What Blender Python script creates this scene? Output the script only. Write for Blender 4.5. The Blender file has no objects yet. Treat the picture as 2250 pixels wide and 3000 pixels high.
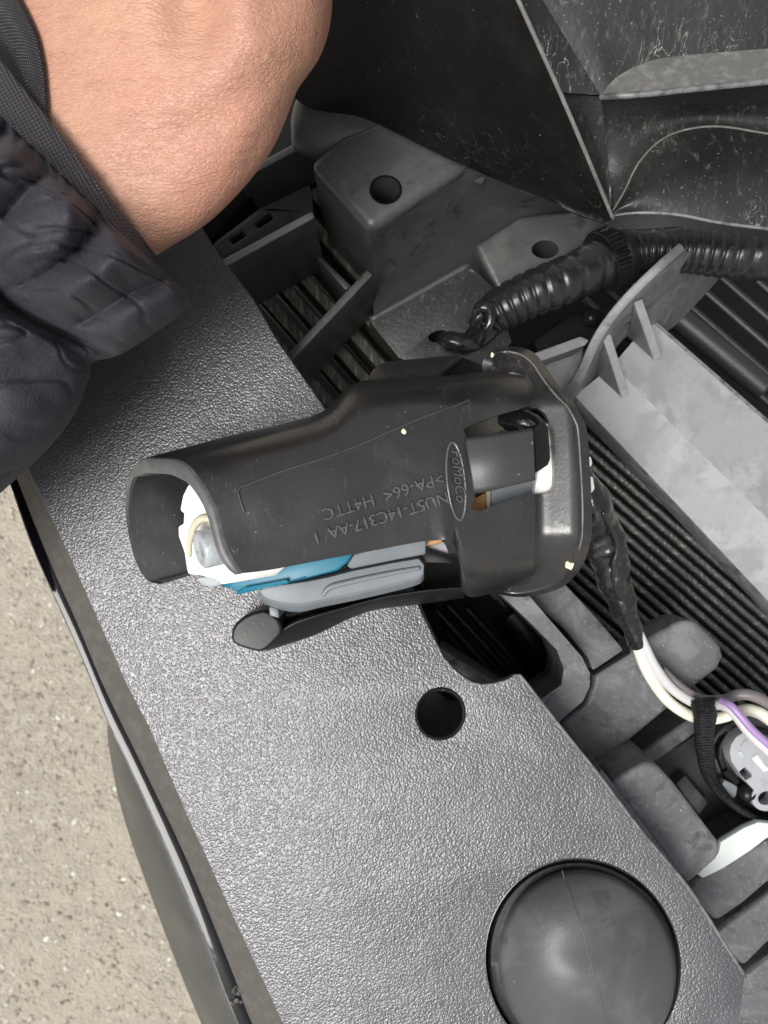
import bpy, bmesh, math, random
from mathutils import Vector, Matrix, noise
from mathutils.geometry import tessellate_polygon
from mathutils.bvhtree import BVHTree

R = math.radians
scene = bpy.context.scene
C = scene.collection
rnd = random.Random(7)

# ------------------------------------------------------------------ camera
H = 0.22                 # camera height above the grained cover (metres)
S = 0.997 / 2250.0       # metres per photo pixel per metre of distance
cam_d = bpy.data.cameras.new('camera')
cam = bpy.data.objects.new('camera', cam_d)
C.objects.link(cam)
cam.location = (0, 0, H)
cam_d.sensor_fit = 'HORIZONTAL'
cam_d.sensor_width = 36.0
cam_d.lens = 36.0 / 0.997
cam_d.clip_start = 0.005
cam_d.clip_end = 200.0
cam_d.dof.use_dof = True
cam_d.dof.focus_distance = 0.19
cam_d.dof.aperture_fstop = 42.0
scene.camera = cam

# ------------------------------------------------------------------ world, sun, exposure
SUN_EL, SUN_AZ = 66.0, 228.0      # azimuth: clockwise from +Y; the glow behind the cloud
world = bpy.data.worlds.new('World')
scene.world = world
world.use_nodes = True
wn, wl = world.node_tree.nodes, world.node_tree.links
wn.clear()
wo = wn.new('ShaderNodeOutputWorld')
bg = wn.new('ShaderNodeBackground')
sky = wn.new('ShaderNodeTexSky')
sky.sky_type = 'NISHITA'
sky.sun_disc = False
sky.sun_elevation = R(SUN_EL)
sky.sun_rotation = R(SUN_AZ)
sky.air_density = 1.0
sky.dust_density = 4.0
sky.ozone_density = 1.0
hs = wn.new('ShaderNodeHueSaturation')
hs.inputs['Saturation'].default_value = 0.22
wl.new(sky.outputs[0], hs.inputs['Color'])
wl.new(hs.outputs[0], bg.inputs[0])
bg.inputs[1].default_value = 0.078
wl.new(bg.outputs[0], wo.inputs[0])
sun_d = bpy.data.lights.new('sun', 'SUN')
sun_d.energy = 1.5
sun_d.angle = R(28)
sun_d.color = (1.0, 0.97, 0.93)
sun = bpy.data.objects.new('sun', sun_d)
C.objects.link(sun)
sd = Vector((math.sin(R(SUN_AZ)) * math.cos(R(SUN_EL)), math.cos(R(SUN_AZ)) * math.cos(R(SUN_EL)), math.sin(R(SUN_EL))))
sun.rotation_euler = sd.to_track_quat('Z', 'Y').to_euler()
sun.location = sd * 3
scene.view_settings.view_transform = 'Standard'
scene.view_settings.look = 'None'
scene.view_settings.exposure = 0.98
scene.view_settings.gamma = 1.0

# ------------------------------------------------------------------ helpers
def P(u, v, z):
    d = H - z
    return Vector(((u - 1125) * S * d, (1500 - v) * S * d, z))

def Q(pts, z=None):
    return [P(p[0], p[1], p[2] if len(p) > 2 else z) for p in pts]

WLOC = {}
def thing(name, loc, label, cat, group=None):
    o = bpy.data.objects.new(name, None)
    o.empty_display_size = 0.01
    C.objects.link(o)
    o.location = loc
    WLOC[o] = Vector(loc)
    o['label'] = label; o['category'] = cat
    if group: o['group'] = group
    return o

def tag(o, label=None, cat=None, group=None, kind=None):
    if label: o['label'] = label
    if cat: o['category'] = cat
    if group: o['group'] = group
    if kind: o['kind'] = kind
    return o

def link_mesh(name, me, m, parent=None, smooth=40, recenter=True):
    n = len(me.vertices)
    if recenter and n:
        xs = [v.co for v in me.vertices]
        lo = Vector((min(c.x for c in xs), min(c.y for c in xs), min(c.z for c in xs)))
        hi = Vector((max(c.x for c in xs), max(c.y for c in xs), max(c.z for c in xs)))
        org = (lo + hi) / 2; org.z = lo.z
        me.transform(Matrix.Translation(-org))
    else:
        org = Vector((0, 0, 0))
    o = bpy.data.objects.new(name, me)
    C.objects.link(o)
    WLOC[o] = org.copy()
    if parent:
        o.parent = parent
        o.location = org - WLOC[parent]
    else:
        o.location = org
    if m: me.materials.append(m)
    if smooth is not None:
        me.shade_smooth()
        if smooth < 180: me.set_sharp_from_angle(angle=R(smooth))
    return o

def from_bm(name, bm, m, parent=None, smooth=40):
    bmesh.ops.recalc_face_normals(bm, faces=bm.faces)
    me = bpy.data.meshes.new(name)
    bm.to_mesh(me); bm.free()
    return link_mesh(name, me, m, parent, smooth)

def prism_bm(top, vec, holes=(), bevel=0.0, seg=2, vec_taper=None):
    """closed slab: polygon `top` (world points, may bend) pushed along vec"""
    bm = bmesh.new()
    loops = [list(top)] + [list(h) for h in holes]
    tri = tessellate_polygon(loops)
    tv, bv = [], []
    for lp in loops:
        for p in lp:
            tv.append(bm.verts.new(p)); bv.append(bm.verts.new(p + vec))
    if holes:
        for t in tri:
            try: bm.faces.new([tv[i] for i in t])
            except ValueError: pass
            try: bm.faces.new([bv[i] for i in reversed(t)])
            except ValueError: pass
    else:
        bm.faces.new(tv); bm.faces.new(list(reversed(bv)))
    k = 0
    for lp in loops:
        n = len(lp)
        for i in range(n):
            a, b = k + i, k + (i + 1) % n
            try: bm.faces.new([tv[a], bv[a], bv[b], tv[b]])
            except ValueError: pass
        k += n
    bmesh.ops.recalc_face_normals(bm, faces=bm.faces)
    if bevel > 0:
        es = [e for e in bm.edges if len(e.link_faces) == 2 and e.calc_face_angle(0) > R(28)]
        bmesh.ops.bevel(bm, geom=es, offset=bevel, segments=seg, profile=0.6, affect='EDGES', clamp_overlap=True)
    return bm

def slab(name, pts, z, depth, m, parent=None, bevel=0.0006, holes=(), seg=2, vec=None, smooth=35):
    top = Q(pts, z)
    hl = [Q(h, z) for h in holes]
    return from_bm(name, prism_bm(top, vec if vec is not None else Vector((0, 0, -depth)), hl, bevel, seg), m, parent, smooth)

def catmull(pts, n, closed=False):
    """n samples through control tuples"""
    out = []
    N = len(pts)
    segs = N if closed else N - 1
    D = len(pts[0])
    for i in range(n):
        t = i / n * segs if closed else i / (n - 1) * segs
        k = min(int(t), segs - 1); f = t - k
        if closed:
            p = [pts[(k - 1) % N], pts[k % N], pts[(k + 1) % N], pts[(k + 2) % N]]
        else:
            p = [pts[max(k - 1, 0)], pts[k], pts[k + 1], pts[min(k + 2, N - 1)]]
        out.append(tuple(0.5 * (2 * p[1][d] + (p[2][d] - p[0][d]) * f + (2 * p[0][d] - 5 * p[1][d] + 4 * p[2][d] - p[3][d]) * f * f
                                + (3 * p[1][d] - p[0][d] - 3 * p[2][d] + p[3][d]) * f ** 3) for d in range(D)))
    return out

def grid_mesh(name, rows, closed=False, cap=False):
    """rows: list of lists of Vectors"""
    nr, nc = len(rows), len(rows[0])
    vs = [p for r in rows for p in r]
    fs = []
    for i in range(nr - 1):
        for j in range(nc if closed else nc - 1):
            a = i * nc + j; b = i * nc + (j + 1) % nc
            fs.append((a, b, b + nc, a + nc))
    if cap and closed:
        fs.append(tuple(range(nc - 1, -1, -1)))
        fs.append(tuple((nr - 1) * nc + j for j in range(nc)))
    me = bpy.data.meshes.new(name)
    me.from_pydata(vs, [], fs)
    me.update()
    return me

def fix_normals(me):
    bm = bmesh.new(); bm.from_mesh(me)
    bmesh.ops.recalc_face_normals(bm, faces=bm.faces)
    bm.to_mesh(me); bm.free()
    return me

def tube(name, ctrl, m, parent=None, n=40, segs=20, rad=None, flat=1.0, smooth=180, twist=None):
    """ctrl: (u,v,z,radius_in_metres); swept closed tube. rad(t,theta)-> multiplier"""
    cs = catmull(ctrl, n)
    pts = [P(c[0], c[1], c[2]) for c in cs]
    rows = []
    up = Vector((0, 0, 1))
    for i, p in enumerate(pts):
        t = (pts[min(i + 1, n - 1)] - pts[max(i - 1, 0)]).normalized()
        sx = t.cross(up)
        if sx.length < 1e-4: sx = Vector((1, 0, 0))
        sx.normalize(); sz = sx.cross(t).normalized()
        row = []
        for j in range(segs):
            a = 2 * math.pi * j / segs
            r = cs[i][3] * (rad(i / (n - 1), a) if rad else 1.0)
            row.append(p + sx * (math.cos(a) * r) + sz * (math.sin(a) * r * flat))
        rows.append(row)
    me = fix_normals(grid_mesh(name, rows, True, True))
    return link_mesh(name, me, m, parent, smooth)

def apply_mods(o):
    dg = bpy.context.evaluated_depsgraph_get()
    me = bpy.data.meshes.new_from_object(o.evaluated_get(dg))
    o.modifiers.clear()
    old = o.data
    o.data = me
    bpy.data.meshes.remove(old)

def cut(o, cutter):
    md = o.modifiers.new('cut', 'BOOLEAN')
    md.operation = 'DIFFERENCE'; md.solver = 'EXACT'; md.object = cutter
    bpy.context.view_layer.update()
    apply_mods(o)

def vcut(o, pts, z):
    top = [P(u, v, z) + Vector((0, 0, 0.02)) for u, v in pts]
    c = from_bm('cutter', prism_bm(top, Vector((0, 0, -0.16))), None, None, None)
    cut(o, c); drop(c)

def drop(o):
    me = o.data
    bpy.data.objects.remove(o)
    bpy.data.meshes.remove(me)

# ------------------------------------------------------------------ materials
def mat(name, col, rough=0.45, spec=0.5, metal=0.0, bump=(), blotch=(), specks=(), sss=None, sheen=0, coat=0, stretch=None, rough_var=None, veins=()):
    """bump: (kind, scale, strength, distance) list; blotch: (scale, colour, lo, hi[, detail]) list; specks: (scale, colour, size)"""
    m = bpy.data.materials.new(name)
    m.use_nodes = True
    nt = m.node_tree; N, L = nt.nodes, nt.links
    b = N['Principled BSDF']
    tc = N.new('ShaderNodeTexCoord')
    vec = tc.outputs['Object']
    if stretch:
        mp = N.new('ShaderNodeMapping')
        mp.inputs['Rotation'].default_value = (0, 0, R(stretch[0]))
        mp.inputs['Scale'].default_value = (stretch[1], stretch[2], 1)
        L.new(vec, mp.inputs['Vector']); svec = mp.outputs[0]
    else:
        svec = vec
    rgb = N.new('ShaderNodeRGB'); rgb.outputs[0].default_value = (*col, 1)
    cur = rgb.outputs[0]
    def mix(fac, c2):
        nonlocal cur
        mx = N.new('ShaderNodeMix'); mx.data_type = 'RGBA'
        L.new(fac, mx.inputs[0]); L.new(cur, mx.inputs[6]); mx.inputs[7].default_value = (*c2, 1)
        cur = mx.outputs[2]
    for bl in blotch:
        sc_, c2, lo, hi = bl[:4]
        nz = N.new('ShaderNodeTexNoise')
        nz.inputs['Scale'].default_value = sc_
        nz.inputs['Detail'].default_value = bl[4] if len(bl) > 4 else 6
        nz.inputs['Roughness'].default_value = 0.62
        nz.inputs['Distortion'].default_value = bl[5] if len(bl) > 5 else 0.3
        L.new(svec if (len(bl) > 6 and bl[6]) else vec, nz.inputs['Vector'])
        mr = N.new('ShaderNodeMapRange'); mr.interpolation_type = 'SMOOTHSTEP'
        mr.inputs[1].default_value = lo; mr.inputs[2].default_value = hi
        L.new(nz.outputs[0], mr.inputs[0])
        mix(mr.outputs[0], c2)
    for sp in specks:
        vo = N.new('ShaderNodeTexVoronoi'); vo.inputs['Scale'].default_value = sp[0]
        dn = N.new('ShaderNodeTexNoise'); dn.inputs['Scale'].default_value = sp[0] * 1.5; dn.inputs['Detail'].default_value = 4
        L.new(vec, dn.inputs['Vector'])
        va = N.new('ShaderNodeMixRGB'); va.blend_type = 'ADD'; va.inputs[0].default_value = 1.2 / sp[0]
        L.new(vec, va.inputs[1]); L.new(dn.outputs[1], va.inputs[2])
        L.new(va.outputs[0], vo.inputs['Vector'])
        # only some cells carry a speck: size depends on the cell's random colour
        sx = N.new('ShaderNodeSeparateColor'); L.new(vo.outputs['Color'], sx.inputs[0])
        pw = N.new('ShaderNodeMath'); pw.operation = 'POWER'; L.new(sx.outputs[0], pw.inputs[0]); pw.inputs[1].default_value = 4
        th = N.new('ShaderNodeMath'); th.operation = 'MULTIPLY'; L.new(pw.outputs[0], th.inputs[0]); th.inputs[1].default_value = sp[2]
        lt = N.new('ShaderNodeMath'); lt.operation = 'LESS_THAN'; L.new(vo.outputs['Distance'], lt.inputs[0]); L.new(th.outputs[0], lt.inputs[1])
        fm = N.new('ShaderNodeMath'); fm.operation = 'MULTIPLY'; L.new(lt.outputs[0], fm.inputs[0]); fm.inputs[1].default_value = sp[3] if len(sp) > 3 else 0.8
        mix(fm.outputs[0], sp[1])
    for sc_, c2, width, msc in veins:      # thin wandering dried-dirt lines, present in patches
        nz = N.new('ShaderNodeTexNoise'); nz.inputs['Scale'].default_value = sc_; nz.inputs['Detail'].default_value = 5; nz.inputs['Distortion'].default_value = 0.8
        L.new(svec, nz.inputs['Vector'])
        su = N.new('ShaderNodeMath'); su.operation = 'SUBTRACT'; L.new(nz.outputs[0], su.inputs[0]); su.inputs[1].default_value = 0.5
        ab = N.new('ShaderNodeMath'); ab.operation = 'ABSOLUTE'; L.new(su.outputs[0], ab.inputs[0])
        mr = N.new('ShaderNodeMapRange'); mr.inputs[1].default_value = 0; mr.inputs[2].default_value = width; mr.inputs[3].default_value = 0.8; mr.inputs[4].default_value = 0
        L.new(ab.outputs[0], mr.inputs[0])
        mk = N.new('ShaderNodeTexNoise'); mk.inputs['Scale'].default_value = msc; mk.inputs['Detail'].default_value = 4
        L.new(vec, mk.inputs['Vector'])
        m2 = N.new('ShaderNodeMapRange'); m2.inputs[1].default_value = 0.54; m2.inputs[2].default_value = 0.66
        L.new(mk.outputs[0], m2.inputs[0])
        mu = N.new('ShaderNodeMath'); mu.operation = 'MULTIPLY'; L.new(mr.outputs[0], mu.inputs[0]); L.new(m2.outputs[0], mu.inputs[1])
        mix(mu.outputs[0], c2)
    L.new(cur, b.inputs['Base Color'])
    b.inputs['Roughness'].default_value = rough
    if rough_var:
        nz = N.new('ShaderNodeTexNoise'); nz.inputs['Scale'].default_value = rough_var[0]; nz.inputs['Detail'].default_value = 5
        L.new(vec, nz.inputs['Vector'])
        mr = N.new('ShaderNodeMapRange')
        mr.inputs[1].default_value = 0.3; mr.inputs[2].default_value = 0.7
        mr.inputs[3].default_value = rough - rough_var[1]; mr.inputs[4].default_value = rough + rough_var[1]
        L.new(nz.outputs[0], mr.inputs[0]); L.new(mr.outputs[0], b.inputs['Roughness'])
    b.inputs['Specular IOR Level'].default_value = spec
    b.inputs['Metallic'].default_value = metal
    if sss:
        b.inputs['Subsurface Weight'].default_value = sss[0]
        b.inputs['Subsurface Radius'].default_value = sss[1]
        b.inputs['Subsurface Scale'].default_value = sss[2]
    if sheen:
        b.inputs['Sheen Weight'].default_value = sheen
        b.inputs['Sheen Roughness'].default_value = 0.4
    if coat:
        b.inputs['Coat Weight'].default_value = coat
        b.inputs['Coat Roughness'].default_value = 0.04
    nrm = None
    for bp in bump:
        kind, sc_, st, dist = bp[:4]
        v = svec if (len(bp) > 4 and bp[4]) else vec
        if kind == 'noise':
            t = N.new('ShaderNodeTexNoise'); t.inputs['Scale'].default_value = sc_; t.inputs['Detail'].default_value = 4
            L.new(v, t.inputs['Vector']); out = t.outputs[0]
        elif kind == 'cell':
            # leathery cells: voronoi F1 smoothed, warped
            dn = N.new('ShaderNodeTexNoise'); dn.inputs['Scale'].default_value = sc_ * 0.7; dn.inputs['Detail'].default_value = 2
            L.new(v, dn.inputs['Vector'])
            va = N.new('ShaderNodeMixRGB'); va.blend_type = 'ADD'; va.inputs[0].default_value = 0.9 / sc_
            L.new(v, va.inputs[1]); L.new(dn.outputs[1], va.inputs[2])
            t = N.new('ShaderNodeTexVoronoi'); t.feature = 'DISTANCE_TO_EDGE'; t.inputs['Scale'].default_value = sc_
            L.new(va.outputs[0], t.inputs['Vector'])
            mr = N.new('ShaderNodeMapRange'); mr.interpolation_type = 'SMOOTHERSTEP'
            mr.inputs[1].default_value = 0.0; mr.inputs[2].default_value = 0.28
            L.new(t.outputs['Distance'], mr.inputs[0]); out = mr.outputs[0]
        elif kind == 'pebble':
            dn = N.new('ShaderNodeTexNoise'); dn.inputs['Scale'].default_value = sc_ * 0.6; dn.inputs['Detail'].default_value = 2
            L.new(v, dn.inputs['Vector'])
            va = N.new('ShaderNodeMixRGB'); va.blend_type = 'ADD'; va.inputs[0].default_value = 1.3 / sc_
            L.new(v, va.inputs[1]); L.new(dn.outputs[1], va.inputs[2])
            t = N.new('ShaderNodeTexVoronoi'); t.feature = 'SMOOTH_F1'; t.inputs['Scale'].default_value = sc_; t.inputs['Smoothness'].default_value = 0.6
            L.new(va.outputs[0], t.inputs['Vector'])
            mr = N.new('ShaderNodeMapRange'); mr.inputs[1].default_value = 0.0; mr.inputs[2].default_value = 0.8
            mr.inputs[3].default_value = 1.0; mr.inputs[4].default_value = 0.0
            L.new(t.outputs['Distance'], mr.inputs[0]); out = mr.outputs[0]
        elif kind == 'weave':
            w1 = N.new('ShaderNodeTexWave'); w1.inputs['Scale'].default_value = sc_; w1.bands_direction = 'X'
            w2 = N.new('ShaderNodeTexWave'); w2.inputs['Scale'].default_value = sc_; w2.bands_direction = 'Y'
            for w in (w1, w2):
                w.inputs['Distortion'].default_value = 0.6; w.inputs['Detail Scale'].default_value = 0.4
                L.new(v, w.inputs['Vector'])
            mu = N.new('ShaderNodeMath'); mu.operation = 'MULTIPLY'
            L.new(w1.outputs[1], mu.inputs[0]); L.new(w2.outputs[1], mu.inputs[1]); out = mu.outputs[0]
        bn = N.new('ShaderNodeBump'); bn.inputs['Strength'].default_value = st; bn.inputs['Distance'].default_value = dist
        L.new(out, bn.inputs['Height'])
        if nrm: L.new(nrm, bn.inputs['Normal'])
        nrm = bn.outputs[0]
    if nrm: L.new(nrm, b.inputs['Normal'])
    return m

DUST = (0.30, 0.29, 0.27)
M = {}
M['grain'] = mat('grained_black_plastic', (0.060, 0.060, 0.066), 0.34, 1.0, bump=[('pebble', 1750, 0.40, 0.00038), ('noise', 3600, 0.10, 0.0002), ('noise', 14, 0.16, 0.014)],
                 blotch=[(26, (0.080, 0.080, 0.087), 0.45, 0.62), (300, (0.095, 0.095, 0.10), 0.58, 0.75)], specks=[(260, (0.35, 0.34, 0.32), 0.05, 0.5)], rough_var=(14, 0.04), veins=[(22, (0.22, 0.22, 0.22), 0.0010, 9)])
M['ledge'] = mat('matte_taupe_plastic', (0.080, 0.072, 0.064), 0.58, 0.4, bump=[('pebble', 1500, 0.25, 0.0003)], blotch=[(300, (0.100, 0.091, 0.081), 0.45, 0.65)])
M['gloss'] = mat('gloss_black_paint', (0.004, 0.004, 0.005), 0.05, 0.35, bump=[('noise', 25, 0.05, 0.004)])
M['body'] = mat('satin_dark_plastic', (0.050, 0.051, 0.046), 0.42, 0.5, bump=[('noise', 900, 0.1, 0.0003)], blotch=[(60, (0.075, 0.073, 0.065), 0.4, 0.7)])
M['black'] = mat('worn_black_plastic', (0.018, 0.018, 0.018), 0.28, 0.8, stretch=(12, 3.0, 0.7), bump=[('noise', 1300, 0.14, 0.0002), ('noise', 60, 0.10, 0.0016)],
                 blotch=[(50, (0.036, 0.033, 0.032), 0.45, 0.75, 7, 0.5), (240, (0.060, 0.057, 0.054), 0.58, 0.84, 7, 0.2, True)], specks=[(700, DUST, 0.13, 0.6), (260, DUST, 0.05, 0.7)], rough_var=(90, 0.07), veins=[(90, (0.25, 0.24, 0.22), 0.003, 30)])
M['black_clean'] = mat('smooth_black_plastic', (0.008, 0.008, 0.008), 0.34, 0.28, bump=[('noise', 500, 0.10, 0.0004)], blotch=[(160, (0.024, 0.023, 0.022), 0.48, 0.78)], specks=[(500, DUST, 0.12, 0.6)])
M['letter'] = mat('lettering_glint_plastic', (0.08, 0.08, 0.08), 0.16, 0.9)  # paler than the body: glints of the raised strokes put into the colour
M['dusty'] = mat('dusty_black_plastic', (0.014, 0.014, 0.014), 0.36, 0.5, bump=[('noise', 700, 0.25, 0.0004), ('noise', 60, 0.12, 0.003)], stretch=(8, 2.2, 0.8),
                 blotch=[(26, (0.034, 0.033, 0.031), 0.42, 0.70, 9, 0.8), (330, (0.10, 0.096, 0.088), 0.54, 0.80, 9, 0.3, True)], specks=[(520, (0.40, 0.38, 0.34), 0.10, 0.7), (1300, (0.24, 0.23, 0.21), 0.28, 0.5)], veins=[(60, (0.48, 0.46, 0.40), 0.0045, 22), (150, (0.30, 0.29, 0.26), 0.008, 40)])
M['shade'] = mat('shaded_black_plastic', (0.006, 0.006, 0.006), 0.6, 0.14, bump=[('noise', 500, 0.12, 0.0004)], blotch=[(40, (0.014, 0.014, 0.014), 0.45, 0.75), (500, (0.024, 0.024, 0.023), 0.56, 0.8)], specks=[(330, (0.25, 0.25, 0.22), 0.10, 0.6)], veins=[(120, (0.16, 0.16, 0.14), 0.004, 18)])  # black darkened further, shade of the flank and deep walls in the colour
M['carrier'] = mat('dark_grey_moulded_plastic', (0.060, 0.061, 0.062), 0.40, 0.5, bump=[('noise', 600, 0.15, 0.0003), ('noise', 50, 0.15, 0.003)],
                   blotch=[(45, (0.088, 0.088, 0.086), 0.46, 0.64, 7, 0.5), (140, (0.038, 0.038, 0.038), 0.56, 0.68, 8, 0.8), (500, (0.11, 0.108, 0.102), 0.58, 0.78)])
M['grey'] = mat('mid_grey_moulded_plastic', (0.098, 0.100, 0.105), 0.46, 0.5, bump=[('noise', 800, 0.2, 0.0003), ('noise', 70, 0.2, 0.002)],
                blotch=[(55, (0.165, 0.167, 0.172), 0.46, 0.60, 9, 0.9), (130, (0.055, 0.056, 0.059), 0.53, 0.66, 9, 0.9), (600, (0.16, 0.16, 0.16), 0.52, 0.72)], specks=[(500, (0.45, 0.45, 0.43), 0.14, 0.7)], veins=[(130, (0.22, 0.22, 0.22), 0.005, 30)])
M['weathered'] = mat('chalky_grey_weathered_plastic', (0.285, 0.288, 0.292), 0.6, 0.35, bump=[('noise', 900, 0.15, 0.0003)], 
                     blotch=[(36, (0.235, 0.238, 0.242), 0.45, 0.56, 9, 0.3), (60, (0.32, 0.323, 0.327), 0.50, 0.62, 9, 0.3), (500, (0.24, 0.24, 0.24), 0.5, 0.8)], veins=[(60, (0.36, 0.36, 0.36), 0.006, 14)])
M['rim'] = mat('pale_edge_highlight', (0.16, 0.16, 0.163), 0.40, 0.5, blotch=[(300, (0.07, 0.07, 0.07), 0.45, 0.65)])  # pale tone that draws edge highlights as colour
M['rubber'] = mat('grey_black_rubber', (0.066, 0.067, 0.070), 0.46, 0.6, bump=[('noise', 1400, 0.25, 0.0002), ('noise', 60, 0.12, 0.002)],
                  blotch=[(30, (0.105, 0.106, 0.110), 0.45, 0.62, 7, 0.4), (120, (0.058, 0.058, 0.061), 0.55, 0.70, 9, 0.5)], specks=[(420, (0.3, 0.3, 0.29), 0.12, 0.6)], veins=[(60, (0.15, 0.15, 0.15), 0.003, 20)])
M['fin'] = mat('dark_radiator_metal', (0.07, 0.07, 0.067), 0.5, 0.5, metal=0.2, bump=[('noise', 900, 0.5, 0.0006)], blotch=[(700, (0.24, 0.235, 0.22), 0.50, 0.66)])
M['fin_dark'] = mat('shaded_grille_black', (0.020, 0.020, 0.020), 0.45, 0.5, bump=[('noise', 900, 0.3, 0.0004)])  # fin colour darkened for the shade under the housing
M['slat'] = mat('dusty_khaki_slat', (0.075, 0.071, 0.060), 0.55, 0.4, stretch=(49, 1, 0.12), blotch=[(700, (0.22, 0.21, 0.165), 0.46, 0.66, 3, 0.0, True)])
M['void'] = mat('gap_shade_black', (0.008, 0.008, 0.008), 0.8, 0.2)  # near-black standing in for the shade in gaps and openings
M['conduit'] = mat('shiny_black_taped_conduit', (0.015, 0.015, 0.015), 0.27, 0.5, bump=[('noise', 220, 0.2, 0.0007), ('noise', 900, 0.15, 0.0003)], blotch=[(260, (0.06, 0.057, 0.05), 0.58, 0.76), (700, (0.12, 0.115, 0.1), 0.62, 0.78)], rough_var=(220, 0.08))
M['tape'] = mat('black_vinyl_tape', (0.014, 0.014, 0.014), 0.2, 0.55, bump=[('noise', 140, 0.5, 0.0016)], blotch=[(300, (0.06, 0.057, 0.05), 0.6, 0.76)], rough_var=(200, 0.1))
M['cloth'] = mat('black_cloth_tape', (0.022, 0.022, 0.023), 0.75, 0.3, bump=[('noise', 1500, 0.7, 0.0006)], specks=[(300, (0.4, 0.38, 0.32), 0.12, 0.7)])
M['white'] = mat('white_connector_plastic', (0.82, 0.81, 0.76), 0.42, 0.5, bump=[('noise', 300, 0.12, 0.0005)], blotch=[(260, (0.70, 0.68, 0.58), 0.52, 0.75)])
M['pin'] = mat('dull_zinc_pin', (0.42, 0.45, 0.47), 0.42, 0.5, metal=0.15, bump=[('noise', 900, 0.2, 0.0003)], blotch=[(500, (0.26, 0.27, 0.28), 0.5, 0.75)])
M['teal'] = mat('teal_plastic', (0.006, 0.150, 0.235), 0.38, 0.5, bump=[('noise', 500, 0.08, 0.0003)])
M['cgrey'] = mat('blue_grey_connector_plastic', (0.165, 0.185, 0.20), 0.42, 0.5, bump=[('noise', 700, 0.08, 0.0003)], blotch=[(90, (0.20, 0.22, 0.235), 0.45, 0.75)])
M['seal'] = mat('tan_silicone_seal', (0.48, 0.255, 0.095), 0.45, 0.5)
M['lgrey'] = mat('light_grey_latch_plastic', (0.36, 0.37, 0.39), 0.42, 0.5, blotch=[(150, (0.27, 0.28, 0.29), 0.45, 0.75)], bump=[('noise', 700, 0.15, 0.0003)])
M['wire_cream'] = mat('cream_wire_insulation', (0.78, 0.76, 0.64), 0.36, 0.5, blotch=[(300, (0.66, 0.63, 0.5), 0.55, 0.8)])
M['wire_grey'] = mat('pale_grey_wire_insulation', (0.56, 0.55, 0.55), 0.36, 0.5)
M['wire_brown'] = mat('brown_grey_wire_insulation', (0.17, 0.15, 0.15), 0.4, 0.5)
M['purple'] = mat('purple_wire_stripe', (0.33, 0.22, 0.43), 0.36, 0.5)
M['pale'] = mat('pale_mint_white_plastic', (0.60, 0.64, 0.62), 0.42, 0.5)
M['crumb'] = mat('cream_debris', (0.72, 0.66, 0.45), 0.6, 0.3)
M['skin'] = mat('skin', (0.455, 0.236, 0.162), 0.42, 0.45, sss=(0.10, (1.0, 0.35, 0.2), 0.0008), stretch=(-22, 0.5, 1.6),
                bump=[('cell', 1250, 0.5, 0.0002, True), ('noise', 560, 0.55, 0.0006, True), ('noise', 120, 0.32, 0.0018, True)],
                blotch=[(24, (0.505, 0.275, 0.183), 0.42, 0.60, 3), (17, (0.475, 0.236, 0.163), 0.50, 0.70, 3), (300, (0.41, 0.21, 0.142), 0.52, 0.72, 4, 0.3, True)])
M['fabric'] = mat('charcoal_navy_jacket_fabric', (0.026, 0.024, 0.032), 0.68, 0.32, sheen=0.05, bump=[('noise', 1700, 0.55, 0.0004), ('noise', 240, 0.30, 0.0008)],
                  blotch=[(60, (0.034, 0.032, 0.041), 0.45, 0.65), (1100, (0.042, 0.040, 0.050), 0.5, 0.7)], specks=[(420, (0.3, 0.3, 0.3), 0.09, 0.5)])
M['band'] = mat('woven_dark_cuff_binding', (0.030, 0.026, 0.032), 0.40, 0.5, sheen=0.05, stretch=(-30, 1, 1), bump=[('weave', 430, 0.8, 0.0005, True)])
M['lining'] = mat('black_satin_lining', (0.012, 0.011, 0.013), 0.3, 0.5, stretch=(20, 1, 1), bump=[('weave', 600, 0.6, 0.0004, True)])

# ------------------------------------------------------------------ ground
def stone_mat():
    m = bpy.data.materials.new('asphalt_chippings'); m.use_nodes = True
    N, L = m.node_tree.nodes, m.node_tree.links
    b = N['Principled BSDF']; a = N.new('ShaderNodeVertexColor'); a.layer_name = 'stone'
    L.new(a.outputs[0], b.inputs['Base Color']); b.inputs['Roughness'].default_value = 0.6
    return m
M['asphalt'] = mat('worn_asphalt', (0.335, 0.305, 0.25), 0.75, 0.3, bump=[('noise', 260, 0.9, 0.005), ('noise', 60, 0.5, 0.008)],
                   blotch=[(70, (0.42, 0.385, 0.32), 0.42, 0.66, 8), (200, (0.19, 0.172, 0.14), 0.53, 0.70, 6), (9, (0.40, 0.36, 0.285), 0.4, 0.7, 3)])
GZ = -0.78
me = bpy.data.meshes.new('ground')
me.from_pydata([(-40, -40, GZ), (40, -40, GZ), (40, 40, GZ), (-40, 40, GZ)], [], [(0, 1, 2, 3)])
tag(link_mesh('ground', me, M['asphalt'], None, None, recenter=False), 'pale worn asphalt ground beside the car', kind='structure')

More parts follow.
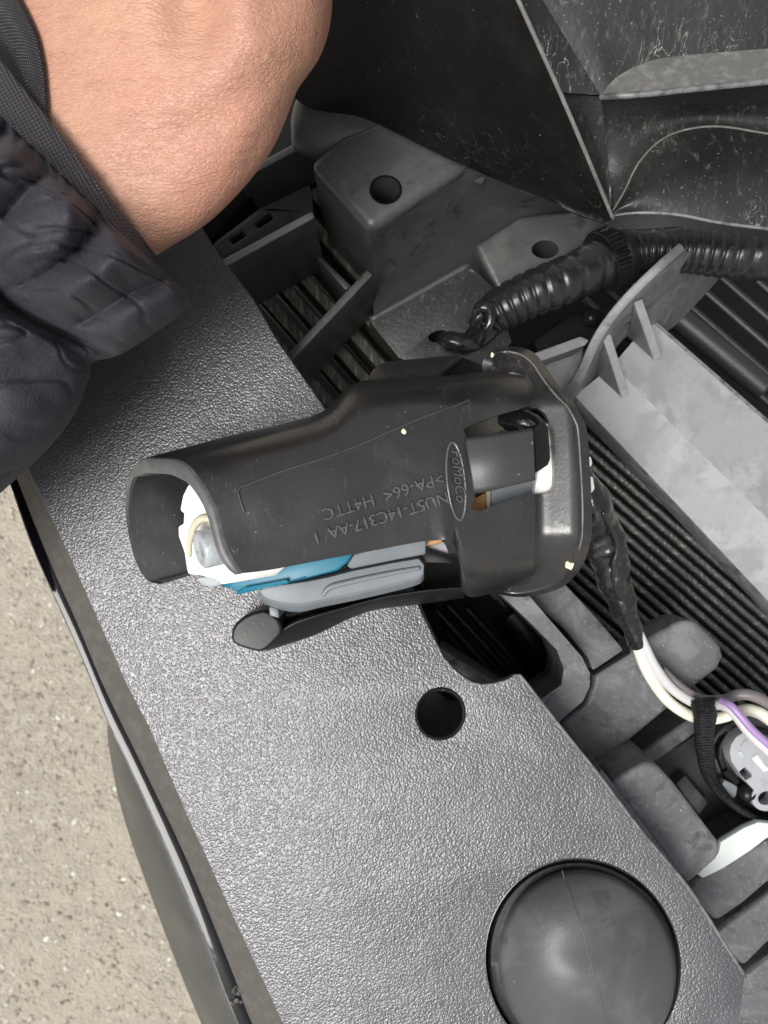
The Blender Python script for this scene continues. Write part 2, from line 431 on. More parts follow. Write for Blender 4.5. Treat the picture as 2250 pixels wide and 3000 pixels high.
def chippings():
    ico = bmesh.new(); bmesh.ops.create_icosphere(ico, subdivisions=1, radius=1.0)
    bv = [v.co.copy() for v in ico.verts]; bf = [[v.index for v in f.verts] for f in ico.faces]; ico.free()
    vs, fs, cols = [], [], []
    for k in range(9000):
        x, y = rnd.uniform(-0.62, 0.02), rnd.uniform(-0.75, 0.30)
        r = rnd.choice((0.0014, 0.0018, 0.0022, 0.0026, 0.003, 0.0042)) * rnd.uniform(0.8, 1.2)
        mt = Matrix.Translation((x, y, GZ + r * rnd.uniform(-0.3, 0.15))) @ Matrix.Rotation(rnd.uniform(0, 6.28), 4, 'Z') @ Matrix.Diagonal((r * rnd.uniform(0.8, 1.4), r * rnd.uniform(0.6, 1.0), r * 0.7, 1))
        o = len(vs)
        for c in bv: vs.append(mt @ (c * rnd.uniform(0.8, 1.15)))
        for f in bf: fs.append([o + i for i in f])
        q = rnd.random()
        if q < 0.05: c = (0.62, 0.60, 0.54)
        elif q < 0.30: c = (0.42, 0.385, 0.32)
        elif q < 0.55: c = (0.30, 0.27, 0.22)
        elif q < 0.66: c = (0.24, 0.215, 0.18)
        else: c = (0.38, 0.335, 0.265)
        j = rnd.uniform(0.85, 1.15)
        cols += [(c[0] * j, c[1] * j, c[2] * j, 1)] * len(bv)
    me = bpy.data.meshes.new('asphalt_chippings')
    me.from_pydata(vs, [], fs)
    at = me.color_attributes.new('stone', 'FLOAT_COLOR', 'POINT')
    for i, c in enumerate(cols): at.data[i].color = c
    return tag(link_mesh('asphalt_chippings', me, stone_mat(), None, 30, recenter=False), 'loose pale stone chippings bedded in the asphalt', 'gravel', kind='stuff')
chippings()

# added black backing below everything, keeps the gaps of the bay dark
me = prism_bm(Q([(420, 200), (2700, 200), (2700, 3400), (1250, 3400), (700, 1500)], -0.19), Vector((0, 0, -0.01)))
tag(from_bm('engine_bay_backing', me, M['void'], None, None), 'black backing sheet added to keep the gaps of the engine bay dark', kind='structure')

# ------------------------------------------------------------------ grained cover panel
def ellipse(cu, cv, ru, rv, n=40, rot=0):
    out = []
    for i in range(n):
        a = 2 * math.pi * i / n
        x, y = ru * math.cos(a), rv * math.sin(a)
        out.append((cu + x * math.cos(rot) - y * math.sin(rot), cv + x * math.sin(rot) + y * math.cos(rot)))
    return out

EDGE_R = [(250, 150), (380, 345), (500, 530), (593, 671), (641, 746), (742, 875), (814, 1000), (956, 1200), (1110, 1480), (1200, 1700), (1227, 1776), (1262, 1850), (1302, 1926), (1330, 1958), (1356, 1980), (1382, 1996), (1410, 2004),
          (1445, 2001), (1478, 1993), (1502, 1981), (1519, 1980), (1534, 1992), (1627, 2112), (1749, 2264), (1878, 2434), (2013, 2597), (2115, 2753), (2183, 2861), (2165, 3000), (2120, 3300), (2080, 3600)]
EDGE_L = [(1120, 3600), (960, 3280), (827, 3000), (678, 2678), (542, 2380), (434, 2129), (366, 2000), (339, 1936), (271, 1785), (203, 1631), (140, 1500), (85, 1386), (0, 1190), (-110, 940), (-220, 700), (-330, 455), (-440, 210)]
def cover():
    t = thing('radiator_cover', P(1000, 2300, -0.004), 'large grained black plastic radiator cover lying across the middle, under the bracket', 'cover panel')
    hole = ellipse(1290, 2092, 70, 74, 44, 0.3)
    ring = ellipse(1708, 2822, 283, 308, 72, -0.35)
    main = slab('panel', EDGE_R + EDGE_L, 0.0, 0.003, M['grain'], t, 0.0007, [hole, ring], 3)
    # rolled-down left edge
    rows = []
    n = 60
    left = catmull([(a, b) for a, b in EDGE_L], n)
    for k in range(9):
        f = k / 8 * R(80)
        row = []
        for (u, v) in left:
            p = P(u, v, 0) + Vector((-0.0018 * math.sin(f) - 0.0002, 0.0009 * math.sin(f), -0.0026 * (1 - math.cos(f)) - 0.0006))
            row.append(p + Vector((0.0012, -0.0004, 0.00005)))
        rows.append(row)
    link_mesh('rolled_edge', grid_mesh('rolled_edge', rows), M['grain'], t, 180)
    # collar of the push-pin hole and the raised lip along the right edge
    rows = []
    for (du, z) in ((74, 0.00025), (70, 0.0006), (66, 0.0004), (64, -0.004), (63, -0.009)):
        rows.append(Q(ellipse(1290, 2092, du, du * 1.06, 44, 0.3), z))
    link_mesh('hole_collar', grid_mesh('hole_collar', rows, True), M['black_clean'], t, 60)
    tube('edge_lip', [(u, v, 0.0002, 0.0005) for u, v in EDGE_R[19:28]], M['rim'], t, 60, 8)
    # well around the rubber stop
    rows = []
    for (f, z) in ((1.006, 0.00012), (1.0, 0.00016), (0.994, -0.0001), (0.985, -0.002), (0.98, -0.007), (0.2, -0.008)):
        rows.append(Q(ellipse(1708, 2822, 283 * f, 308 * f, 72, -0.35), z))
    link_mesh('well', grid_mesh('well', rows, True), M['black'], t, 50)
    return t
cover()
# inner dark shelf seen through the round hole
slab('hole_backing_bracket', [(1180, 1960), (1300, 2040), (1330, 2150), (1290, 2260), (1180, 2200)], -0.03, 0.003, M['carrier'])
tag(bpy.data.objects['hole_backing_bracket'], 'dark plastic ledge glimpsed through the round hole in the cover', 'ledge')

def stop():
    rows = []
    cu, cv = 1720, 2832
    nr, na = 30, 96
    for i in range(nr + 1):
        f = i / nr
        rr = 0.02 + 0.98 * f
        row = []
        for j in range(na):
            a = 2 * math.pi * j / na
            x, y = 266 * rr * math.cos(a), 300 * rr * math.sin(a)
            c, s = math.cos(-0.35), math.sin(-0.35)
            u, v = cu + x * c - y * s, cv + x * s + y * c
            z = 0.0150 * (1 - f ** 2.1) + 0.001
            # shallow dent and shoulder moulded into the crown
            z -= 0.0011 * math.exp(-(((u - 1690) / 95) ** 2 + ((v - 2775) / 60) ** 2))
            z -= 0.0016 * math.exp(-(((u - 1800) / 130) ** 2 + ((v - 2730) / 160) ** 2))
            if f > 0.93: z -= (f - 0.93) / 0.07 * 0.0045
            row.append(P(u, v, z))
        rows.append(row)
    me = grid_mesh('rubber_stop', rows, True)
    bm = bmesh.new(); bm.from_mesh(me)
    bm.faces.new([v for v in bm.verts][:na][::-1])
    bmesh.ops.recalc_face_normals(bm, faces=bm.faces); bm.to_mesh(me); bm.free()
    for f in me.polygons:
        pass
    t = thing('rubber_stop', P(cu, cv, 0), 'big round domed rubber bonnet stop seated in the cover panel at the bottom', 'rubber stop')
    dome = link_mesh('dome', me, M['rubber'], t, 180)
    bv = BVHTree.FromPolygons([dome.matrix_basis.translation + WLOC[t] + v.co for v in dome.data.vertices], [p.vertices[:] for p in dome.data.polygons])
    ctrl = []
    for (u, v) in catmull([(1652, 2560), (1672, 2630), (1690, 2690), (1702, 2750), (1716, 2800), (1740, 2880), (1756, 2950), (1770, 3030)], 40):
        p = P(u, v, 0.006)
        h = bv.ray_cast(Vector((p.x, p.y, 0.1)), Vector((0, 0, -1)))
        ctrl.append((u, v, h[0].z - 0.00006 if h[0] else 0.004, 0.00020))
    # back to pixels is exact only at that height, so rebuild in place
    ctrl = [(1125 + (P(u, v, 0.006).x) / (S * (H - z)), 1500 - (P(u, v, 0.006).y) / (S * (H - z)), z, r) for (u, v, z, r) in ctrl]
    tube('mould_line', ctrl, M['rubber'], t, 60, 6)
    # seating skirt
    rows = [Q(ellipse(1710, 2825, 268 * f, 300 * f, 72, -0.35), z) for f, z in ((1.035, -0.004), (1.03, -0.0012), (1.0, -0.0002), (0.9, 0.0))]
    link_mesh('skirt', fix_normals(grid_mesh('skirt', rows, True)), M['black_clean'], t, 50)
stop()

# ------------------------------------------------------------------ front bumper edge: ledge, gloss strip, lower body
def bumper():
    t = thing('front_bumper', P(450, 2500, -0.3), 'front bumper edge with taupe ledge, gloss black strip and dark lower panel beside the asphalt', 'bumper')
    Lp = catmull([(x, y) for x, y in EDGE_L], 80)
    led = catmull([(1040, 3600), (880, 3290), (739, 3000), (678, 2841), (542, 2508), (407, 2224), (307, 2018), (231, 1838), (161, 1680), (98, 1527), (50, 1404), (-40, 1190), (-150, 940), (-260, 700), (-370, 455), (-480, 210)], 80)
    gl = catmull([(1010, 3620), (840, 3300), (698, 3000), (620, 2800), (542, 2610), (407, 2305), (325, 2136), (231, 1908), (154, 1738), (96, 1605), (31, 1423), (-70, 1200), (-180, 950), (-290, 700), (-400, 455), (-510, 210)], 80)
    rows = []
    for k, f in enumerate((0.0, 0.1, 0.3, 0.6, 0.9, 1.0)):
        z = -0.004 - 0.008 * f
        rows.append([P(a[0] + 22 + (b[0] - a[0] - 22) * f, a[1] + (b[1] - a[1]) * f, z) for a, b in zip(Lp, led)])
    rows.append([p + Vector((-0.0004, 0.0002, -0.0008)) for p in rows[-1]])
    rows.append([p + Vector((0.0, 0.0, -0.012)) for p in rows[-1]])
    link_mesh('ledge', grid_mesh('ledge', rows), M['ledge'], t, 50)
    rows = []
    for k in range(13):
        f = k / 12
        z = -0.0145 + 0.0003 * math.sin(math.pi * f) + 0.0008 * f
        rows.append([P(a[0] + 14 + (b[0] - a[0] - 14) * f, a[1] + (b[1] - a[1]) * f, z) for a, b in zip(led, gl)])
    rows.append([p + Vector((-0.0003, 0.0001, -0.0006)) for p in rows[-1]])
    rows.append([p + Vector((0.0006, -0.0003, -0.012)) for p in rows[-1]])
    link_mesh('gloss_strip', grid_mesh('gloss_strip', rows), M['gloss'], t, 60)
    # bright line along the strip's lower corner, drawn as a pale tube
    tube('strip_edge', [(b[0] + 1, b[1], -0.0138, 0.00025) for b in gl[4:56:4]], M['rim'], t, 90, 8)
    # lower body panel bulging out below
    inn = catmull([(1080, 3640), (860, 3280), (720, 3020), (560, 2640), (430, 2330), (345, 2160), (330, 2120)], 50)
    out = catmull([(930, 3640), (730, 3300), (590, 3000), (475, 2712), (366, 2407), (322, 2210), (314, 2125)], 50)
    rows = []
    for k in range(12):
        f = k / 11
        rows.append([P(a[0] + (b[0] - a[0]) * f, a[1] + (b[1] - a[1]) * f, -0.035 - 0.030 * f ** 2.2) for a, b in zip(inn, out)])
    rows.append([p + Vector((0.002, 0.0, -0.006)) for p in rows[-1]])
    rows.append([p + Vector((0.02, 0.0, -0.25)) for p in rows[-1]])
    link_mesh('lower_panel', grid_mesh('lower_panel', rows), M['body'], t, 50)
    # mud crumbs caught in the gloss channel
    for k in range(9):
        u, v = 694 + rnd.uniform(-16, 22), 2935 + rnd.uniform(-45, 45)
        bm = bmesh.new(); bmesh.ops.create_icosphere(bm, subdivisions=1, radius=rnd.uniform(0.0005, 0.0012))
        for q in bm.verts: q.co = q.co * rnd.uniform(0.6, 1.2) + P(u, v, -0.0138)
        from_bm('mud_crumb', bm, M['ledge'], t, 30)
bumper()

# ------------------------------------------------------------------ radiator carrier (upper middle)
def carrier():
    t = thing('radiator_carrier', P(1100, 800, -0.15), 'dark grey moulded carrier with ribs and a drilled square boss behind the cover', 'carrier')
    m = M['carrier']
    # boss with the bolt hole: top face and flanks
    top = [(905, 478), (1000, 395), (1180, 330), (1420, 400), (1372, 490), (1085, 680)]
    hole = ellipse(1130, 556, 46, 42, 32)
    o = slab('boss', top, -0.012, 0.085, m, t, 0.0036, [], 5)
    vcut(o, ellipse(1130, 556, 45, 41, 32), -0.012)
    o.data.shade_smooth(); o.data.set_sharp_from_angle(angle=R(35))
    rows = [Q(ellipse(1130, 556, r, r * 0.9, 32), z) for r, z in ((50, -0.0122), (46, -0.0117), (42, -0.0128), (41, -0.03))]
    link_mesh('bolt_hole_rim', grid_mesh('bolt_hole_rim', rows, True), M['black_clean'], t, 60)
    # front-right flank: broad sloping apron from the boss towards the bracket
    rows = []
    edge = catmull([(1088, 676), (1180, 618), (1280, 553), (1372, 492), (1480, 470), (1640, 470)], 24)
    low = catmull([(1096, 960), (1200, 940), (1330, 900), (1450, 830), (1600, 760), (1760, 700)], 24)
    for k in range(10):
        f = k / 9
        rows.append([P(a[0] + (b[0] - a[0]) * f, a[1] + (b[1] - a[1]) * f, -0.0136 - 0.05 * (1 - (1 - f) ** 1.5)) for a, b in zip(edge, low)])
    link_mesh('apron', grid_mesh('apron', rows), m, t, 60)
    # ribs (thin upright walls with a pale top edge)
    def rib(name, a, b, z, wpx, hgt, edge_m=True):
        d = Vector((b[0] - a[0], b[1] - a[1])).normalized(); nrm = Vector((-d.y, d.x)) * wpx / 2
        pts = [(a[0] + nrm.x, a[1] + nrm.y), (b[0] + nrm.x, b[1] + nrm.y), (b[0] - nrm.x, b[1] - nrm.y), (a[0] - nrm.x, a[1] - nrm.y)]
        r_ = slab(name, pts, z, hgt, m, t, 0.0007, (), 3)
        if edge_m:
            tube(name + '_edge', [(a[0], a[1], z - 0.0003, 0.0011), ((a[0] + b[0]) / 2, (a[1] + b[1]) / 2, z - 0.0003, 0.0011), (b[0], b[1], z - 0.0003, 0.0011)], M['weathered'], t, 12, 10)
        return r_
    rib('rib', (590, 808), (916, 630), -0.020, 16, 0.050)
    rib('rib', (700, 520), (925, 400), -0.030, 14, 0.03)
    rib('rib', (830, 1068), (1084, 796), -0.024, 24, 0.046, False)
    # shelf between the two upper ribs, with two slots
    slab('shelf', [(560, 780), (640, 700), (760, 610), (905, 540), (920, 625), (650, 770)], -0.040, 0.004, m, t, 0.0008,
         [[(672, 700), (712, 676), (720, 690), (682, 716)], [(745, 655), (790, 622), (800, 640), (757, 668)]], 2)
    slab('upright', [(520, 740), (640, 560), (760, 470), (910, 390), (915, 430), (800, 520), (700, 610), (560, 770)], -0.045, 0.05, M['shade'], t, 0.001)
    # low ledge at the foot of the boss
    slab('foot', [(926, 752), (940, 752), (1030, 838), (1012, 850)], -0.055, 0.02, m, t, 0.0006)
    # pressed plate below the apron
    slab('plate', [(1080, 940), (1371, 776), (1402, 800), (1450, 845), (1500, 1000), (1420, 1100), (1290, 1090), (1170, 1050)], -0.034, 0.012, M['dusty'], t, 0.0018, [ellipse(1285, 985, 30, 16, 20, -0.2)], 3)
    tube('plate_fold', [(1086, 938, -0.0345, 0.0012), (1228, 858, -0.0345, 0.0012), (1371, 778, -0.0345, 0.0012)], M['carrier'], t, 14, 10)
    # second boss, further right, with its hole
    o = slab('boss', [(1390, 716), (1420, 700), (1521, 634), (1600, 622), (1760, 612), (1830, 700), (1720, 800), (1560, 860), (1455, 850)], -0.040, 0.05, m, t, 0.0022, (), 4)
    vcut(o, ellipse(1597, 731, 40, 27, 28), -0.040)
    o.data.shade_smooth(); o.data.set_sharp_from_angle(angle=R(35))
    # block under the conduit
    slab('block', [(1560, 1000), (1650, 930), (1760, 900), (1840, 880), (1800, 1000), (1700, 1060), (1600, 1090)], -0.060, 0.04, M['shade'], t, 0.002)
    tube('bolt_head', [(1730, 935, -0.055, 0.003), (1732, 930, -0.050, 0.003)], M['black_clean'], t, 4, 6)
    return t
carrier()

def shutter():
    t = thing('shutter_grille', P(960, 980, -0.15), 'row of dusty khaki shutter slats in the dark gap behind the cover', 'grille')
    d = Vector((0.66, 0.75)); n = Vector((0.75, -0.66))
    for k in range(-3, 8):
        c = Vector((800, 990)) + n * (k * 62)
        if k < 0: c = Vector((800, 990)) + n * (k * 62)
        a, b = c - d * 330, c + d * 420
        w = 15
        pts = [(a.x + n.x * w, a.y + n.y * w), (b.x + n.x * w, b.y + n.y * w), (b.x - n.x * w, b.y - n.y * w), (a.x - n.x * w, a.y - n.y * w)]
        slab('slat', pts, -0.075, 0.03, M['slat'], t, 0.0008)
shutter()

# ------------------------------------------------------------------ radiators (right)
def radiator():
    d = Vector((0.755, 0.656)); n = Vector((-0.656, 0.755))
    t = thing('radiator', P(1900, 1700, -0.16), 'dark finned radiator with close parallel ribs, below the pale beam', 'radiator')
    z = -0.10
    base = Vector((2000, 1520))
    def bead(tt, a):
        return 1.0 + 0.16 * math.sin(tt * 2 * math.pi * 95) * max(0, math.sin(a))
    for k in range(-3, 19):
        c = base + n * (k * 29.5)
        a, b = c - d * 560, c + d * 520
        zz = z - 0.0006 * (k % 2)
        tube('fin', [(a.x, a.y, zz, 0.0013), (c.x, c.y, zz, 0.0013), (b.x, b.y, zz, 0.0013)], M['fin'], t, 200, 8, rad=bead)
    slab('core', [(1250, 1080), (1720, 980), (2600, 1700), (2600, 2260), (1900, 2240)], z - 0.006, 0.01, M['void'], t, 0)
    t = thing('cooler_grille', P(2150, 1000, -0.16), 'grille with wide thin ribs coloured dark for the shadow right of the pale beam', 'grille')
    base = Vector((2150, 1010))
    for k in range(-7, 4):
        c = base + n * (k * 62)
        a, b = c - d * 420, c + d * 420
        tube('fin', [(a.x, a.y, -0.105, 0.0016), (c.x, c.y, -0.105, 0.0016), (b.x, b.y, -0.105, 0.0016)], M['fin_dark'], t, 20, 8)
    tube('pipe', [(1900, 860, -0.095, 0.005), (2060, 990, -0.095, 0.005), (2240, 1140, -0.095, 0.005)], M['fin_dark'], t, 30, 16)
radiator()

# ------------------------------------------------------------------ pale weathered beam with gussets
def beam():
    t = thing('weathered_beam', P(2000, 1300, -0.09), 'chalky weathered grey plastic beam with two triangular gussets, right of the bracket', 'beam')
    # two facets of the beam
    a0, a1 = (1684, 1160), (2420, 1940)     # lower-left edge
    m0, m1 = (1795, 1070), (2420, 1690)     # crease
    r0, r1 = (1905, 940), (2420, 1390)      # upper-right edge
    def lerp(p, q, f): return (p[0] + (q[0] - p[0]) * f, p[1] + (q[1] - p[1]) * f)
    def facet(name, p0, p1, q0, q1, zp, zq):
        rows = []
        for i in range(9):
            f = i / 8
            rows.append([P(*lerp(lerp(p0, p1, g), lerp(q0, q1, g), f), zp + (zq - zp) * f) for g in [j / 30 for j in range(31)]])
        return link_mesh(name, grid_mesh(name, rows), M['weathered'], t, 60)
    facet('face', a0, a1, m0, m1, -0.060, -0.052)
    facet('face', m0, m1, r0, r1, -0.052, -0.056)
    # flanks
    rows = [[P(*lerp(a0, a1, j / 30), -0.0602) for j in range(31)], [P(*lerp((a0[0] - 4, a0[1] + 6), (a1[0] - 4, a1[1] + 6), j / 30), -0.0612) for j in range(31)],
            [p + Vector((0, 0, -0.012)) for p in [P(*lerp((a0[0] - 6, a0[1] + 8), (a1[0] - 6, a1[1] + 8), j / 30), -0.0612) for j in range(31)]]]
    rows[2] = [P(*lerp((a0[0] - 10, a0[1] + 34), (a1[0] - 12, a1[1] + 34), j / 30), -0.075) for j in range(31)]
    link_mesh('flank', grid_mesh('flank', rows), M['grey'], t, 40)
    rows = [[P(*lerp(r0, r1, j / 30), -0.0562) for j in range(31)], [P(*lerp((r0[0] + 8, r0[1] - 6), (r1[0] + 8, r1[1] - 6), j / 30), -0.0562) for j in range(31)], [P(*lerp((r0[0] + 12, r0[1] - 4), (r1[0] + 12, r1[1] - 4), j / 30), -0.085) for j in range(31)]]
    link_mesh('lip', grid_mesh('lip', rows), M['rim'], t, 40)
    # upright end wall: thick curved web rising towards the camera
    web = [(1998, 722), (1930, 782), (1850, 860), (1790, 930), (1745, 1000), (1700, 1100), (1655, 1160)]
    zs = [-0.020, -0.022, -0.026, -0.030, -0.034, -0.040, -0.046]
    cs = catmull([(u, v, z) for (u, v), z in zip(web, zs)], 30)
    rows = []
    th = 13
    lower = catmull([(2118, 803, -0.085), (2040, 890, -0.082), (1950, 972, -0.07), (1838, 985, -0.056), (1755, 1096, -0.058), (1700, 1150, -0.06), (1680, 1175, -0.062)], 30)
    top_l, top_r = [], []
    for i, c in enumerate(cs):
        a = Vector(cs[max(i - 1, 0)][:2]); b = Vector(cs[min(i + 1, 29)][:2]); dd = (b - a).normalized(); nn = Vector((-dd.y, dd.x))
        top_l.append(P(c[0] + nn.x * th, c[1] + nn.y * th, c[2])); top_r.append(P(c[0] - nn.x * th, c[1] - nn.y * th, c[2]))
    lo = [P(*c) for c in lower]
    left_low = [P(c[0] - 30, c[1] + 10, -0.085) for c in cs]
    rows = [left_low, top_r, top_l, lo]
    rows = [left_low, [a.lerp(b, 0.94) for a, b in zip(left_low, top_r)], top_r, [a.lerp(b, 0.5) + Vector((0, 0, 0.0004)) for a, b in zip(top_r, top_l)], top_l, [a.lerp(b, 0.06) for a, b in zip(top_l, lo)], lo]
    # choose side nearest the beam for the long face
    da = (top_l[10] - lo[10]).length; db = (top_r[10] - lo[10]).length
    if db < da:
        rows = [left_low, [a.lerp(b, 0.94) for a, b in zip(left_low, top_l)], top_l, [a.lerp(b, 0.5) + Vector((0, 0, 0.0004)) for a, b in zip(top_r, top_l)], top_r, [a.lerp(b, 0.06) for a, b in zip(top_r, lo)], lo]
    link_mesh('end_web', fix_normals(grid_mesh('end_web', rows)), M['grey'], t, 50)
    # gussets: thin triangles standing on the beam
    def gusset(topp, tip, base, zt, zb):
        a, b, c = P(topp[0], topp[1], zt), P(tip[0], tip[1], zb), P(base[0], base[1], zb - 0.001)
        w = Vector((0.0022, 0.0010, 0))
        bm = prism_bm([a, b, c], w, (), 0.0003, 2)
        from_bm('gusset', bm, M['grey'], t, 30)
        tt = b + Vector((0, 0, 0.0003))
        bm = prism_bm([a + Vector((-0.0002, 0, 0.0004)), b + Vector((-0.0002, 0, 0.0004)), b + w + Vector((0.0003, 0, 0.0004)), a + w + Vector((0.0003, 0, 0.0004))], Vector((0, 0, -0.0012)), (), 0.0003, 2)
        from_bm('gusset_edge', bm, M['weathered'], t, 30)
    gusset((1858, 886), (1918, 1056), (1838, 985), -0.028, -0.0515)
    gusset((1766, 988), (1824, 1168), (1748, 1098), -0.036, -0.0540)
    # arm running left from the web to behind the bracket flange
    slab('arm', [(1560, 1036), (1700, 985), (1728, 996), (1715, 1012), (1575, 1062)], -0.042, 0.03, M['weathered'], t, 0.0008)
    slab('skirt', [(1575, 1058), (1712, 1010), (1690, 1150), (1640, 1180)], -0.058, 0.02, M['weathered'], t, 0.001)
beam()

# ------------------------------------------------------------------ corrugated conduit
def conduit():
    t = thing('corrugated_conduit', P(1700, 830, -0.06), 'shiny black corrugated cable conduit with ridged collar under the dusty housing', 'conduit')
    def corr(turns, amp):
        def f(tt, a):
            s = math.sin(tt * 2 * math.pi * turns + 0.35 * math.sin(a * 2 + 1))
            nz = noise.noise(Vector((tt * 9, math.cos(a) * 1.3, math.sin(a) * 1.3)))
            return 1.0 + amp * (1 - 2 * (0.5 - 0.5 * s) ** 3) + 0.03 * nz
        return f
    tube('hose', [(1415, 955, -0.036, 0.0052), (1450, 918, -0.033, 0.0066), (1530, 874, -0.031, 0.0074), (1640, 828, -0.030, 0.0076), (1790, 757, -0.033, 0.0076)], M['conduit'], t, 260, 36, rad=corr(12, 0.032))
    tube('hose', [(1790, 762, -0.036, 0.0078), (1870, 735, -0.037, 0.0072), (2000, 730, -0.036, 0.0076), (2150, 742, -0.034, 0.0080), (2420, 765, -0.032, 0.0082)], M['conduit'], t, 330, 36, rad=corr(20, 0.034))
    # collar: ring with teeth along its rim
    cp = Vector((1782, 760)); ax = Vector((0.87, -0.36)).normalized()
    def teeth(tt, a):
        env = 1 if 0.12 < tt < 0.62 else 0
        return 1.0 + (0.045 * (1 if math.sin(a * 34) > 0 else -1) * env) + (0.05 if tt > 0.66 else 0)
    a, b = cp - ax * 28, cp + ax * 42
    tube('collar', [(a.x, a.y, -0.033, 0.0098), ((a.x + b.x) / 2, (a.y + b.y) / 2, -0.0338, 0.0100), (b.x, b.y, -0.0345, 0.0098)], M['black_clean'], t, 24, 136, rad=teeth, smooth=40)
    # pinched fold at the taped end
    tube('tape_fold', [(1395, 925, -0.026, 0.0016), (1408, 900, -0.0235, 0.002), (1432, 905, -0.0225, 0.0018), (1436, 940, -0.0225, 0.0016), (1420, 975, -0.024, 0.0013), (1405, 1010, -0.028, 0.001)], M['tape'], t, 50, 14, flat=0.8)
    tube('tape_fold', [(1390, 950, -0.027, 0.0022), (1403, 928, -0.025, 0.0018), (1416, 920, -0.024, 0.001)], M['tape'], t, 24, 14)
    tube('tape_tail', [(1290, 995, -0.036, 0.0022), (1320, 1000, -0.032, 0.0032), (1370, 1005, -0.032, 0.0034), (1420, 965, -0.034, 0.0046), (1455, 925, -0.035, 0.0056)], M['tape'], t, 60, 24, rad=lambda tt, a: 1 + 0.12 * noise.noise(Vector((tt * 7, math.cos(a) * 2, math.sin(a) * 2))))
conduit()

# ------------------------------------------------------------------ dusty housing (top right)
def housing():
    t = thing('dusty_housing', P(1750, 350, 0.0), 'large dusty black plastic housing hanging over the top right corner', 'housing')
    # left flank, darkened in colour for the shade there
    def quad(name, A, B, n=24, mm=None, k=16, bulge=0.0):
        a = catmull(A, n); b = catmull(B, n)
        rows = []
        for i in range(k + 1):
            f = i / k
            rows.append([P(p[0] + (q[0] - p[0]) * f, p[1] + (q[1] - p[1]) * f, p[2] + (q[2] - p[2]) * f + bulge * math.sin(math.pi * f)) for p, q in zip(a, b)])
        return link_mesh(name, grid_mesh(name, rows), mm, t, 60)
    edge = [(1330, -430, 0.062), (1430, -200, 0.060), (1518, 0, 0.056), (1640, 270, 0.048), (1725, 470, 0.040), (1796, 640, 0.030)]
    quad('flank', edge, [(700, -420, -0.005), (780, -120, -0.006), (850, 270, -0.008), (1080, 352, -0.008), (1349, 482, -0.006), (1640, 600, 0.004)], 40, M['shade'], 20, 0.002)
    # dusty right face above the ledge
    ledge_back = [(1759, 279, 0.044), (1785, 248, 0.0448), (1812, 222, 0.045), (1880, 188, 0.0453), (1972, 166, 0.0455), (2250, 142, 0.046), (2500, 122, 0.046)]
    quad('face', [(1330, -430, 0.062), (1500, -440, 0.062), (1700, -440, 0.062), (1900, -440, 0.062), (2100, -440, 0.062), (2300, -440, 0.062), (2500, -440, 0.062)],
         ledge_back, 60, M['dusty'], 30)
    quad('face', [(1330, -430, 0.062), (1430, -200, 0.060), (1518, 0, 0.056), (1600, 182, 0.0508), (1640, 270, 0.048)],
         [(1330 + 429 * q, -430 + 709 * q, 0.062 - 0.018 * q) for q in (0, 0.25, 0.5, 0.75, 1.0)], 30, M['dusty'], 8)
    # ledge: pale worn shelf and its front-edge highlight, drawn as a pale tube
    ledge_front = [(1762, 281, 0.0442), (1800, 279, 0.0475), (1850, 276, 0.049), (1920, 270, 0.0495), (2020, 259, 0.050), (2250, 236, 0.0505), (2500, 212, 0.051)]
    quad('ledge', ledge_back, ledge_front, 60, M['dustpale'], 8)
    tube('ledge_edge', [(u, v + 3, z - 0.0006, 0.0007) for u, v, z in ledge_front], M['rim'], t, 60, 8)
    # recess wall under the ledge
    curve = [(1796, 618, 0.0300), (1830, 560, 0.0305), (1871, 478, 0.0305), (1932, 414, 0.030), (2006, 381, 0.030), (2108, 371, 0.030), (2250, 392, 0.030), (2500, 430, 0.030)]
    quad('recess_wall', [(1762, 284, 0.0425), (1790, 284, 0.044), (1830, 283, 0.0455), (1900, 278, 0.047), (1960, 272, 0.0475), (2060, 262, 0.048), (2250, 243, 0.0485), (2500, 220, 0.049)], curve, 60, M['dusty'], 16, -0.006)
    quad('recess_wall', [(1640, 270, 0.048), (1690, 385, 0.0435), (1740, 505, 0.038), (1796, 640, 0.030)], [(1762, 284, 0.0425), (1775, 400, 0.036), (1785, 510, 0.032), (1797, 620, 0.0300)], 30, M['dusty'], 10, -0.0015)
    # lower shelf swelling to its lit front edge
    front = [(1797, 630, 0.0300), (1850, 624, 0.033), (1930, 624, 0.0345), (2006, 632, 0.035), (2108, 652, 0.035), (2250, 670, 0.035), (2380, 682, 0.035), (2500, 690, 0.035)]
    quad('shelf', curve, front, 60, M['dusty'], 24, 0.003)
    tube('fold_line', [(u, v, z, 0.0003) for u, v, z in curve], M['dustpale'], t, 60, 8)
    tube('shelf_edge', [(u, v, z, 0.0004) for u, v, z in front], M['rim'], t, 60, 8)  # light on the front edge drawn as a pale tube
    quad('rim', [(u, v + 3, z - 0.0004) for u, v, z in front], [(1775, 662, 0.022), (1850, 672, 0.022), (1930, 668, 0.022), (2006, 664, 0.022), (2108, 676, 0.022), (2250, 694, 0.022), (2380, 704, 0.022), (2500, 714, 0.022)], 50, M['dusty'], 6)
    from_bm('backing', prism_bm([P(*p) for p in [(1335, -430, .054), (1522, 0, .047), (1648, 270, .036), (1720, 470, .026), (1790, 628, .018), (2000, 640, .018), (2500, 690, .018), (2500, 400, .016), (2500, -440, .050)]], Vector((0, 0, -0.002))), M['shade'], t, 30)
    # torn flaps at the corner
    slab('flap', [(1622, 574), (1640, 582), (1700, 598), (1765, 618), (1800, 645), (1770, 652), (1700, 630), (1650, 608)], 0.0105, 0.0012, M['dusty'], t, 0.0004)
